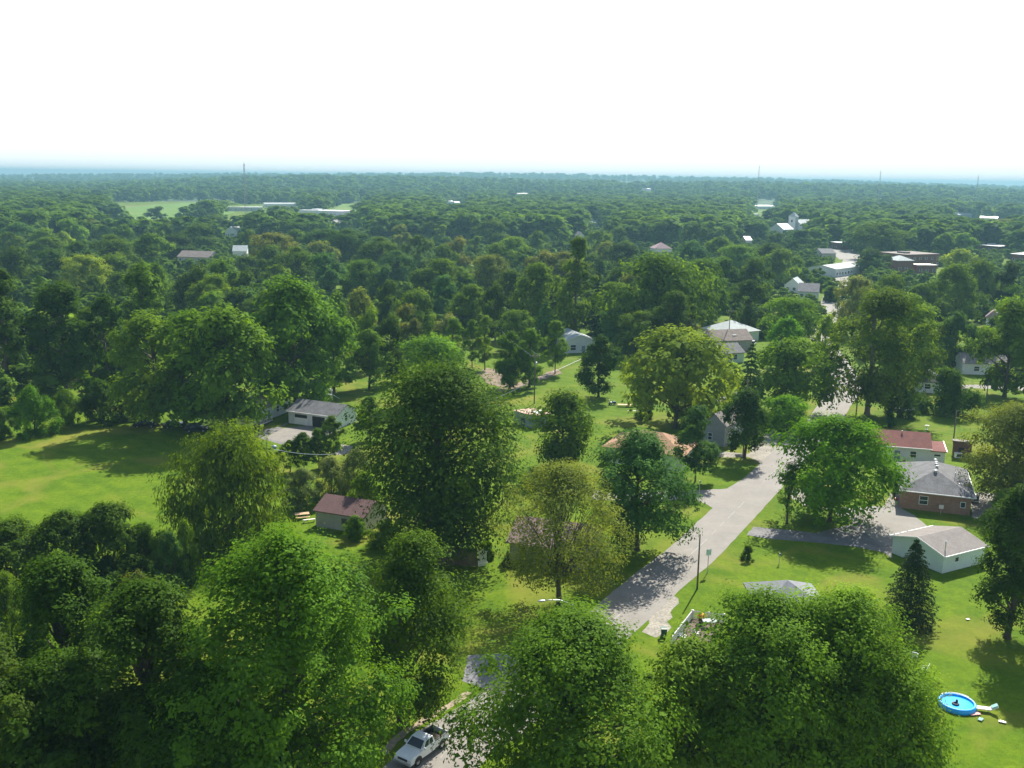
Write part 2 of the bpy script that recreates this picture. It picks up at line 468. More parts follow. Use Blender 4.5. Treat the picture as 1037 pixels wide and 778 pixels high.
def make_hills():
    dist = [1880, 1950, 2050, 2200, 2400, 2650, 2900, 3150, 3400, 3700, 4000, 4400, 4800, 5200, 5600, 5900, 6200, 6600, 7400, 8400, 9000]
    pts, fs = [], []
    for az in RIDGE_AZ:
        for q in dist:
            x, y = q * math.sin(az), q * math.cos(az)
            pts.append((x, y, terrain(x, y) - (.5 if q < 1900 else 0)))
    n = len(dist)
    for i in range(len(RIDGE_AZ) - 1):
        for k in range(n - 1):
            q = i * n + k
            fs.append((q, q + n, q + n + 1, q + 1))
    hm = mat('wooded_hills', (0.055, 0.105, 0.03), 1.0, 0.45, 0.012, c2=(0.03, 0.065, 0.022), detail=8)
    tag(MB().poly(pts, fs).build('hills', hm, smooth=True), kind='structure')
make_hills()

# ------------------------------------------------------------------ roads, drives and yards (sheets on the ground)
def g2(*pts): return [G(x, y) for x, y in pts]
street_l = g2((400, 766), (427, 739), (465, 716), (530, 672), (604, 613), (640, 583.5), (675, 557), (718.6, 517.5), (751, 487), (781, 459), (800, 441), (818, 424), (832, 405), (843, 392), (838, 374), (824, 352), (818, 332))
def offset_line(pts, w):
    out = []
    for i, p in enumerate(pts):
        d = (pts[min(i + 1, len(pts) - 1)] - pts[max(i - 1, 0)]); d.z = 0; d.normalize()
        out.append(p + Vector((d.y, -d.x, 0)) * w)
    return out
SW = 6.9
pre = [street_l[0] + (street_l[0] - street_l[1]).normalized() * 30]
street_l = pre + street_l
widths = [SW + 0.6] * 4 + [SW] * 12 + [SW * 1.05] * 2
street_r = [a + (b - a).normalized() * w for a, b, w in zip(street_l, offset_line(street_l, 1.0), widths)]
ribbon('street', street_l, street_r, 0.016, M['asphalt'], 10, 0.07)
mid_line = smooth_line([(p + q) / 2 for p, q in zip(street_l, street_r)], 10)
mk = MB(); rr_ = random.Random(2)
for i in range(len(mid_line) - 1):     # worn remains of a centre line
    p, q = mid_line[i], mid_line[i + 1]
    if p.y > 62 and p.y < 190 and rr_.random() < .62:
        nn = Vector(((q - p).y, -(q - p).x, 0)).normalized() * rr_.uniform(.035, .06)
        mk.quad(*[(v.x, v.y, .021) for v in (p + nn, q + nn, q - nn, p - nn)])
tag(mk.build('road_marking', mat('worn_road_paint', (0.33, 0.315, 0.285), 0.9, 0.15, 3)), kind='structure')
# the same street going on towards the middle of the town
up_l = g2((818, 332), (834, 300), (850, 272), (858, 252), (862, 240), (861, 228))
ribbon('town_street', up_l, offset_line(up_l, 9.0), 0.020, M['asphalt'], 4)
# wide mouth of the side road on the left, with its rounded corners
side = g2((600, 497), (650, 499), (697, 497), (736, 495), (751, 486), (768, 473), (779, 462), (786, 468), (740, 512), (724, 516), (716, 511), (700, 505.5), (650, 508), (600, 506))
sheet_pts('side_road', side, 0.012, M['asphalt'])
sheet('gravel_shoulder', [(668, 614), (681, 603), (687, 606), (682, 616), (676, 640), (664, 646), (650, 640)], 0.009, M['gravel'], edge=0.35)
sheet('gravel_mouth', [(756, 462), (766, 446), (784, 434), (792, 440), (782, 460), (772, 470)], 0.010, M['gravel'], edge=0.35)
sheet('asphalt_driveway', [(756, 542), (763, 533.5), (800, 537), (826, 540), (850, 534), (866, 531), (884, 546), (903, 553), (904, 566), (893, 559), (860, 553), (820, 549), (780, 546)], 0.012, M['asphalt_dark'])
sheet('concrete_apron', [(846, 521), (852, 514), (880, 513), (907, 512), (926, 522), (940, 534), (932, 546), (905, 560), (884, 547), (866, 532)], 0.008, M['asphalt'])
sheet('gravel_patch', [(799, 503), (806, 494), (826, 503), (842, 510), (836, 518), (812, 511)], 0.008, M['gravel'], edge=0.35)
sheet('house_walk', [(893, 516), (906, 494), (911, 494), (914, 514), (908, 518)], 0.006, M['concrete'])
sheet('house_patio', [(984, 506), (990, 498), (1010, 500), (1016, 520), (1000, 527), (984, 524)], 0.008, M['concrete'])
sheet('side_drive', [(468, 690), (474, 664), (510, 662), (530, 668), (515, 680), (492, 698)], 0.012, M['asphalt_mid'])
path_l = g2((392, 764), (412, 744), (440, 727), (463, 713), (478, 702))
ribbon('worn_footpath', offset_line(path_l, -0.75), offset_line(path_l, 0.0), 0.008, M['dirt_path'], 8, 0.1)
sheet('garage_drive', [(268, 444), (284, 434), (310, 431), (345, 436), (330, 441), (303, 446), (296, 450)], 0.010, M['concrete'])
sheet('dark_drive_edge', [(256, 442), (262, 436), (284, 432), (290, 428), (292, 429), (284, 434), (270, 442), (298, 447), (294, 453)], 0.006, M['asphalt_dark'])
sheet('garden_path', [(338, 461), (345, 450), (358, 452), (352, 460)], 0.006, M['concrete'])
sheet('bare_soil_bed', [(484, 378), (493, 373), (512, 377), (520, 388), (512, 393), (496, 390)], 0.05, M['soil'], edge=0.35)
sheet('bare_soil_patch', [(506, 398), (540, 388), (570, 378), (564, 374), (530, 386), (502, 394)], 0.05, M['soil'], edge=0.35)
sheet('narrow_side_road', [(960, 391.0), (985, 389.6), (1050, 392.2), (1050, 396.2), (985, 393.2), (960, 394)], 0.012, M['asphalt'])
sheet('sunny_yard', [(726, 406.5), (732, 400), (744, 397), (752, 401), (748, 407)], 0.03, M['concrete'])
sheet('house_path', [(700, 461), (718, 456), (740, 458), (760, 460), (764, 463), (730, 463), (704, 466)], 0.008, M['gravel'], edge=0.35)
sheet('patio_slab', [(680, 464), (686, 457), (697, 459), (693, 467)], 0.02, M['concrete'])
# farther ground
def far_sheet(name, pix):
    mb = MB(); P = [GT(x, y) for x, y in pix]
    mb.quad(*[(p.x, p.y, p.z + 1.0) for p in P])
    tag(mb.build(name, M['field']), kind='structure')
sheet('school_field', [(112, 221), (122, 210), (190, 205.5), (232, 206), (238, 216), (170, 225)], 0.06, M['field'])
sheet('field_track', [(70, 220), (78, 211), (140, 208.5), (220, 204), (236, 204), (190, 206), (124, 210.5), (92, 222)], 0.05, M['soil'])
sheet('school_lawn', [(336, 214), (346, 205), (368, 204), (366, 216), (348, 216)], 0.06, M['field'])
sheet('school_car_park', [(330, 219), (340, 215), (366, 217), (364, 229), (346, 232), (338, 226)], 0.06, M['asphalt'])
far_sheet('distant_meadow', [(628, 187.5), (636, 185), (652, 185.4), (652, 188.6), (640, 189.4)])
far_sheet('distant_field', [(984, 216), (990, 210.5), (1050, 213), (1050, 218), (1000, 219)])
sheet('town_car_park', [(836, 250), (846, 243), (872, 246), (872, 262), (850, 263)], 0.06, M['asphalt'])
sheet('town_green', [(858, 245), (862, 232), (871, 232), (873, 246)], 0.08, M['field'])
sheet('town_forecourt', [(752, 252), (757, 240), (774, 240), (772, 250)], 0.06, M['gravel'])

# ------------------------------------------------------------------ buildings
def building(name, label, p0, p1, depth, wh, rh, roof, wall_m, roof_m, openings=(), o=0.4, gutter=False, cat='house', group=None, ridge=0.5, trim=None, z0=0.0):
    """p0, p1: ground points under the two ends of the front wall; openings: (side, kind, u, z, w, h)"""
    p0, p1 = Vector((p0.x, p0.y, z0)), Vector((p1.x, p1.y, z0))
    d = p1 - p0
    W, D = d.length, depth
    root = empty(name, p0, math.atan2(d.y, d.x))
    tag(root, label, cat, group)
    mb = MB()
    e = wh
    if roof == 'gx':      # ridge along the front
        ry = D * ridge
        prof = [(0, -.1), (D, -.1), (D, e), (ry, e + rh), (0, e)]
        mb.prism(prof, 'x', 0, W)
    elif roof == 'gy':
        rx = W * ridge
        prof = [(0, -.1), (0, e), (rx, e + rh), (W, e), (W, -.1)]
        mb.prism(prof, 'y', 0, D)
    else:
        mb.box(0, W, 0, D, -.1, e)
    wall = mb.build('wall', wall_m, root)
    rb = MB(); t = .13
    if roof in ('gx', 'gy'):
        S = D if roof == 'gx' else W
        r = S * ridge
        k1, k2 = rh / r, rh / (S - r)
        lift = .02
        a, b = e - o * k1 + lift, e - o * k2 + lift
        top = e + rh + lift
        p_ = [(-o, a), (r, top), (S + o, b)]
        ax = 'x' if roof == 'gx' else 'y'
        A, B = -o * .8, (W if roof == 'gx' else D) + o * .8
        sec1 = [p_[0], p_[1], (r, top + t), (-o, a + t)]
        sec2 = [p_[1], p_[2], (S + o, b + t), (r, top + t)]
        if roof == 'gy': sec1, sec2 = sec1[::-1], sec2[::-1]
        rb.prism(sec1, ax, A, B); rb.prism(sec2, ax, A, B)
    elif roof == 'hip':
        k = min(W, D) / 2
        if W >= D: R0, R1 = (k, D / 2), (W - k, D / 2)
        else: R0, R1 = (W / 2, k), (W / 2, D - k)
        if abs(W - D) < .2: R1 = (R0[0] + .05, R0[1]) if W >= D else (R0[0], R0[1] + .05)
        z1 = e + .02; z2 = z1 + .16; zt = e + rh
        c = [(-o, -o), (W + o, -o), (W + o, D + o), (-o, D + o)]
        pts = [(x, y, z1) for x, y in c] + [(x, y, z2) for x, y in c] + [(*R0, zt), (*R1, zt)]
        fs = [(3, 2, 1, 0), (0, 1, 5, 4), (1, 2, 6, 5), (2, 3, 7, 6), (3, 0, 4, 7)]
        if W >= D: fs += [(4, 5, 9, 8), (5, 6, 9), (6, 7, 8, 9), (7, 4, 8)]
        else: fs += [(4, 5, 8), (5, 6, 9, 8), (6, 7, 9), (7, 4, 8, 9)]
        rb.poly(pts, fs)
    elif roof == 'mono':  # slopes down to the back
        rb.prism([(-o, e + .02 + rh), (D + o, e + .02), (D + o, e + .12), (-o, e + .12 + rh)], 'x', -o, W + o)
        MBw = MB().prism([(0, e), (D, e), (0, e + rh)], 'x', 0.002, W - .002)
        MBw.build('gable_infill', wall_m, root)
    else:
        rb.box(-o, W + o, -o, D + o, e + .004, e + .25)
        if rh > .3: rb.box(W * .2, W * .35, D * .3, D * .6, e + .254, e + .254 + rh)
    roof_o = rb.build('roof', roof_m, root)
    tm = trim or M['white']
    if gutter:
        g = MB()
        if roof == 'gx':
            g.box(-o * .8, W + o * .8, -o - .10, -o - .003, e - o * rh / (D * ridge) - .02, e - o * rh / (D * ridge) + .15)
        elif roof == 'gy':
            for q in (-1, 1):
                g.box(*((W + o + .003, W + o + .10) if q > 0 else (-o - .10, -o - .003)), -o * .8, D + o * .8, e - o * rh / (W * .5) - .02, e - o * rh / (W * .5) + .15)
            for i in (0, 1):  # white boards up the front gable
                pa, pb = ((-o, e - o * rh / (W * ridge)), (W * ridge, e + rh)) if i == 0 else ((W * ridge, e + rh), (W + o, e - o * rh / (W * (1 - ridge))))
                sec = [pa, pb, (pb[0], pb[1] + .17), (pa[0], pa[1] + .17)]
                g.prism(sec[::-1], 'y', -o * .8 - .05, -o * .8 - .004)
        else:
            g.box(-o, W + o, -o - .09, -o - .004, e + .03, e + .17)
            g.box(W + o + .004, W + o + .09, -o, D + o, e + .03, e + .17)
        g.build('gutter', tm, root)
    for op in openings:
        side, kind, u, z, w, h = op
        A = {'f': (Vector((0, 0, 0)), Vector((1, 0, 0)), Vector((0, -1, 0))), 'r': (Vector((W, 0, 0)), Vector((0, 1, 0)), Vector((1, 0, 0))),
             'l': (Vector((0, D, 0)), Vector((0, -1, 0)), Vector((-1, 0, 0))), 'b': (Vector((W, D, 0)), Vector((-1, 0, 0)), Vector((0, 1, 0)))}[side]
        O, U, Nn = A
        def bx(mb_, u0, u1, za, zb, n0, n1):
            pts = []
            for nn in (n0, n1):
                for uu, zz in ((u0, za), (u1, za), (u1, zb), (u0, zb)):
                    pts.append(O + U * uu + Nn * nn + Vector((0, 0, zz)))
            mb_.poly(pts, [(0, 3, 2, 1), (4, 5, 6, 7), (0, 1, 5, 4), (1, 2, 6, 5), (2, 3, 7, 6), (3, 0, 4, 7)])
        if kind in ('window', 'bare'):
            f = MB(); q = .08
            bx(f, u - q, u, z - q, z + h + q, -.02, .05); bx(f, u + w, u + w + q, z - q, z + h + q, -.02, .05)
            bx(f, u, u + w, z - q, z, -.02, .05); bx(f, u, u + w, z + h, z + h + q, -.02, .05)
            if kind == 'window': bx(f, u, u + w, z + h * .47, z + h * .53, -.02, .04)
            fo = f.build('window', tm, root)
            pn = MB(); bx(pn, u, u + w, z, z + h, -.02, .015)
            pn.build('pane', M['glass'], fo)
        elif kind == 'door':
            f = MB(); q = .09
            bx(f, u - q, u, 0, z + h + q, -.02, .06); bx(f, u + w, u + w + q, 0, z + h + q, -.02, .06); bx(f, u, u + w, z + h, z + h + q, -.02, .06)
            fo = f.build('door', tm, root)
            pn = MB(); bx(pn, u, u + w, z, z + h, -.02, .03)
            pn.build('door_leaf', M['blue_metal'], fo)
            hd = MB(); bx(hd, u + w - .16, u + w - .08, .95, 1.07, .03, .09); hd.build('handle', M['metal'], fo)
        elif kind == 'opening':   # a bay shown by a flat panel, the inside's shade put into its colour
            f = MB(); q = .1
            bx(f, u - q, u, 0, z + h + q, -.02, .05); bx(f, u + w, u + w + q, 0, z + h + q, -.02, .05); bx(f, u, u + w, z + h, z + h + q, -.02, .05)
            fo = f.build('garage_bay', tm, root)
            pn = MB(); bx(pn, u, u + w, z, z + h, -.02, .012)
            pn.build('bay_shade_panel', M['bay_shade'], fo)
        elif kind == 'garage_door':
            f = MB(); q = .1
            bx(f, u - q, u, 0, z + h + q, -.02, .05); bx(f, u + w, u + w + q, 0, z + h + q, -.02, .05); bx(f, u, u + w, z + h, z + h + q, -.02, .05)
            fo = f.build('garage_bay', tm, root)
            pn = MB()
            for i in range(3): bx(pn, u + .02, u + w - .02, z + .03 + i * h * .22, z + (i + 1) * h * .22 - .02, -.02, .03)
            pn.build('garage_door', M['white'], fo)
            pn = MB(); bx(pn, u, u + w, z + h * .67, z + h, -.02, .01); pn.build('gap_shade_panel', M['bay_shade'], fo)  # gap over the door: flat strip with the shade painted in
    return root

def roof_vent(root, x, y, z, r=.16, h=.35, name='roof_vent', m='white'):
    MB().lathe([(r * .7, -.2), (r * .7, h * .55), (r * 1.25, h * .6), (r * 1.1, h * .85), (r * .3, h)], 12, (x, y, z)).build(name, M[m], root, smooth=True)

# the white two-bay garage and its neighbours
b = building('garage', 'white two-bay garage with grey roof beside the mown field', G(292.4, 428.5), G(340.5, 435), 7.4, 2.7, 1.6, 'gx', M['white_wall'], M['grey_roof'],
    [('f', 'garage_door', 1.6, 0, 3.1, 2.15), ('f', 'opening', 5.9, 0, 3.1, 2.15), ('r', 'window', 3.1, 1.2, .9, 1.0), ('f', 'bare', 9.6, 1.1, .8, .9)], gutter=True, cat='garage')
b = building('white_house', 'white house with porch half hidden behind the field edge trees', G(256, 432), G(293, 416.5), 7.0, 2.9, 1.9, 'gx', M['white_wall'], M['brown_roof'],
    [('f', 'door', 5.6, 0, 1.0, 2.1), ('f', 'window', 9.2, 1.0, 1.0, 1.2), ('f', 'window', 1.5, 1.0, 1.1, 1.2)])
pr = MB()
L0 = 4.8
for i in range(9): pr.box(.1 + i * .55, .16 + i * .55, -1.75, -1.69, .3, 1.25)
pr.box(.05, L0, -1.78, -1.66, 1.25, 1.33); pr.box(.05, L0, -1.76, -1.68, .42, .5)
pr.build('porch_railing', M['white'], b)
MB().box(0, L0, -1.8, -.01, -.05, .3).build('porch_floor', M['wood'], b)
b = building('garden_shed', 'beige shed with maroon shingle roof behind the pale shrubs', G(320, 533), G(369, 541), 6.5, 2.5, 1.35, 'gx', M['beige_wall'], M['maroon_roof'],
    [('f', 'bare', 4.4, 1.0, .8, .8), ('f', 'door', 6.0, 0, .95, 2.0)], o=.35, cat='shed', trim=M['brown_roof'])
b = building('metal_shed', 'small blue-grey shed with rusty sheet roof on the central lawn', G(520.5, 428.5), G(539, 434), 5.2, 2.3, .35, 'mono', M['blue_metal'], M['rust_roof'],
    [('f', 'opening', 2.3, 0, 1.2, 1.7)], o=.2, cat='shed', trim=M['blue_metal'])
MB().box(3.2, 5.4, 1.8, 4.4, 2.72, 2.80).build('roof_sheet', M['white_roof'], b)
b = building('white_house', 'white gable-fronted house at the top end of the central lawn', G(571, 358), G(603.5, 357), 13, 3.4, 1.9, 'gy', M['white_wall'], M['light_roof'],
    [('f', 'door', 5.4, 0, 1.1, 2.1), ('f', 'window', 2.0, .9, 1.6, 1.5), ('f', 'opening', 7.0, 0, 1.1, 2.1)], gutter=True)
b = building('salmon_house', 'low house with salmon hip roof behind the dark linden', G(613, 468), G(690, 478), 10, 2.8, 2.6, 'hip', M['white_wall'], M['salmon_roof'],
    [('r', 'window', 2, 1, 1.4, 1.2), ('f', 'window', 2, 1, 1.4, 1.2), ('f', 'door', 6, 0, 1, 2.1), ('f', 'window', 8.6, 1, 1.4, 1.2)], o=.6)
b = building('mauve_house', 'house with faded mauve roof hidden behind the thin olive tree', G(516, 567), G(594, 578), 8.5, 2.7, 2.0, 'gx', M['beige_wall'], M['mauve_roof'],
    [('f', 'window', 1.2, 1, 1.2, 1.3), ('f', 'door', 3.4, 0, 1, 2.1), ('f', 'window', 5.6, 1, 1.8, 1.3), ('l', 'window', 2, 1, 1.2, 1.2)], o=.5)
b = building('grey_house', 'grey-sided gabled house behind the dark irregular tree by the junction', G(712, 449), G(733, 453), 11, 4.3, 1.9, 'gy', M['grey_wall'], M['taupe_roof'],
    [('f', 'window', 1.0, 1, .8, 1.3), ('r', 'window', 1.6, 1, 1.0, 1.3), ('r', 'door', 4.2, 0, 1.0, 2.1)], o=.4)
b = building('pale_hip_house', 'pale house with light greenish grey hip roof in the trees', G(737, 348), G(768, 345), 12, 3.1, 3.1, 'hip', M['green_wall'], M['light_roof'],
    [('f', 'window', 2, 1, 1.5, 1.3), ('f', 'window', 7, 1, 1.5, 1.3), ('r', 'window', 4, 1, 1.5, 1.3)], o=.5)
b = building('brown_house', 'long house with brown roof and skylight below the pale hip roof', G(711, 357), G(761, 355), 9, 3.4, 2.4, 'gx', M['beige_wall'], M['brown_roof'],
    [('f', 'window', 2, 1, 1.5, 1.3), ('f', 'window', 6, 1, 1.5, 1.3), ('f', 'window', 11, 1, 1.5, 1.3)], o=.5)
MB().box(10.8, 12.0, 1.6, 2.5, 4.35, 4.62).build('skylight', M['white'], b)
b = building('grey_roof_house', 'pale blue house with dark grey roof in front of the long brown roof', G(723, 369), G(753, 367), 8, 2.9, 2.0, 'gx', M['green_wall'], M['grey_roof'],
    [('f', 'window', 1.6, 1, 1.2, 1.3), ('f', 'door', 4, 0, 1, 2.1), ('f', 'window', 6.3, 1, 1.2, 1.3)], o=.4)

# right side of the street
b = building('red_roof_house', 'long white house with red-brown roof beside the bright maple', G(884, 465.5), G(941, 470), 7.6, 2.9, 1.9, 'gx', M['white_wall'], M['red_roof'],
    [('f', 'window', 6.3, 1.0, 1.0, 1.1), ('f', 'door', 3.6, 0, 1.0, 2.1), ('r', 'bare', 5.6, 1.2, .8, .8)], o=.35, gutter=True)
roof_vent(b, 5.0, 3.3, 4.75, .14, .4)
ext = MB(); Wd = (G(941, 470) - G(884, 465.5)).length
ext.box(Wd + .01, Wd + 2.6, .5, 4.6, -.1, 2.3); ext.build('side_extension', M['white_wall'], b)
MB().prism([(.1, 2.32), (5.0, 3.0), (5.0, 3.14), (.1, 2.46)], 'x', Wd + .03, Wd + 2.75).build('extension_roof', M['red_roof'], b)
MB().prism([(.0, 2.30), (5.1, 3.02), (5.1, 3.24), (.0, 2.5)], 'x', Wd + 2.76, Wd + 2.90).build('white_verge', M['white'], b)
f_ = MB().box(Wd + .7, Wd + 1.9, .44, .52, 1.35, 1.85).build('window', M['white'], b)
MB().box(Wd + .78, Wd + 1.82, .42, .44, 1.43, 1.77).build('pane', M['glass'], f_)

p_a, p_b = G(911.5, 514.5), G(982, 522.5)
b = building('brick_house', 'tan brick house with grey hip roof at the end of the driveway', p_a, p_b, 15.5, 2.9, 2.5, 'hip', M['brick'], M['grey_roof'],
    [('f', 'window', 2.7, 1.05, 1.15, 1.25), ('l', 'window', 3, 1, 1.3, 1.2), ('l', 'door', 8, 0, 1, 2.1), ('r', 'window', 4, 1, 1.3, 1.2), ('f', 'bare', 8.6, 1.2, .6, .8)], o=.55, gutter=True)
Wb = (p_b - p_a).length
for y, dx in ((Wb / 2 - .5, -.1), (6.8, .25), (8.2, .2), (9.4, .25), (10.8, .2)):
    roof_vent(b, Wb / 2 + dx, y, 5.35 if y > 5 else 5.2, .24, .34)
MB().tube([(Wb * .78, 4.6, 3.5), (Wb * .78, 4.6, 5.4)], .06, 8).build('vent_pipe', M['metal'], b)
MB().tube([(Wb * .84, 3.4, 3.2), (Wb * .84, 3.4, 4.0)], .09, 8).build('vent_stub', M['metal'], b)
MB().box(5.8, 5.84, -.9, -.86, 0, 1.5).box(5.5, 6.15, -.92, -.84, .9, 1.5).build('notice_board', M['pale_fabric'], b)

pa, pb, pc = G(903, 560), G(954, 581), G(1000, 575)
b = building('outbuilding', 'white low-gabled outbuilding with taupe roof behind the dark spruce', pa, pb, (pc - pb).length * 1.12, 2.45, 1.15, 'gy', M['green_wall'], M['taupe_roof'],
    [('r', 'bare', 2.3, 1.2, .7, .6), ('l', 'window', 2, 1, 1, 1)], o=.35, gutter=True, cat='outbuilding')
Wo = (pb - pa).length
MB().tube([(Wo * .93, .9, 2.5), (Wo * .93, .9, 4.0)], .07, 8).build('flue_pipe', M['metal'], b)
MB().lathe([(.07, 0), (.14, .02), (.14, .1), (.03, .2)], 10, (Wo * .93, .9, 4.0)).build('flue_cap', M['white'], b)
b = building('brick_shed', 'small dark brick shed behind the brick house', G(964.5, 462.5), G(983, 464.5), 3.2, 2.5, .5, 'mono', M['brown_brick'], M['taupe_roof'],
    [('f', 'opening', .9, 0, .9, 1.9)], o=.2, cat='shed', trim=M['brown_brick'])
b = building('white_cottage', 'white cottage with brown gable roof beside the narrow side road', G(965, 373.5), G(974, 379), 12, 3.1, 2.0, 'gy', M['white_wall'], M['taupe_roof'],
    [('f', 'window', 1.6, 1, 1, 1.2), ('r', 'window', 3, 1, 1.3, 1.2), ('r', 'window', 7, 1, 1.3, 1.2)], o=.4)
b = building('white_cottage', 'small white cottage half hidden by the great roadside tree', G(928, 369.5), G(945, 371), 8, 2.9, 2.0, 'gx', M['white_wall'], M['taupe_roof'],
    [('f', 'window', 1.4, 1, 1, 1.2)], o=.4)
b = building('hip_roof_house', 'little house with blue-grey hip roof behind the dark bushy tree', G(927, 397), G(953, 399), 8, 2.6, 2.6, 'hip', M['white_wall'], M['grey_roof'],
    [('f', 'window', 2, 1, 1.2, 1.2), ('r', 'window', 2, 1, 1.2, 1.2)], o=.5)
b = building('pink_roof_house', 'house with pale pinkish roof far back between the right hand trees', G(945, 347), G(962, 348), 9, 2.8, 2.2, 'gx', M['white_wall'], M['cream'],
    [('f', 'window', 2, 1, 1.4, 1.2)], o=.4)
b = building('dark_roof_house', 'house with small dark roof showing above the light green tree at right', G(998, 330), G(1012, 331), 9, 3.0, 2.6, 'hip', M['white_wall'], M['mauve_roof'],
    [('f', 'window', 2, 1, 1.4, 1.2)], o=.4)
# the house under the foreground trees, with its deck
apex = G(796, 587.5, 5.0)
b = building('pyramid_roof_house', 'grey hip roof of a house showing just above the foreground trees', Vector((apex.x - 3.4, apex.y - 3.6, 0)), Vector((apex.x + 3.8, apex.y - 3.6, 0)), 7.2, 2.7, 2.3, 'hip', M['white_wall'], M['slate_roof'],
    [('f', 'window', 1.6, 1, 1.3, 1.2), ('f', 'door', 4.6, 0, 1, 2.1), ('l', 'door', 3, 0, 1, 2.1), ('r', 'window', 3, 1, 1.3, 1.2)], o=.5)

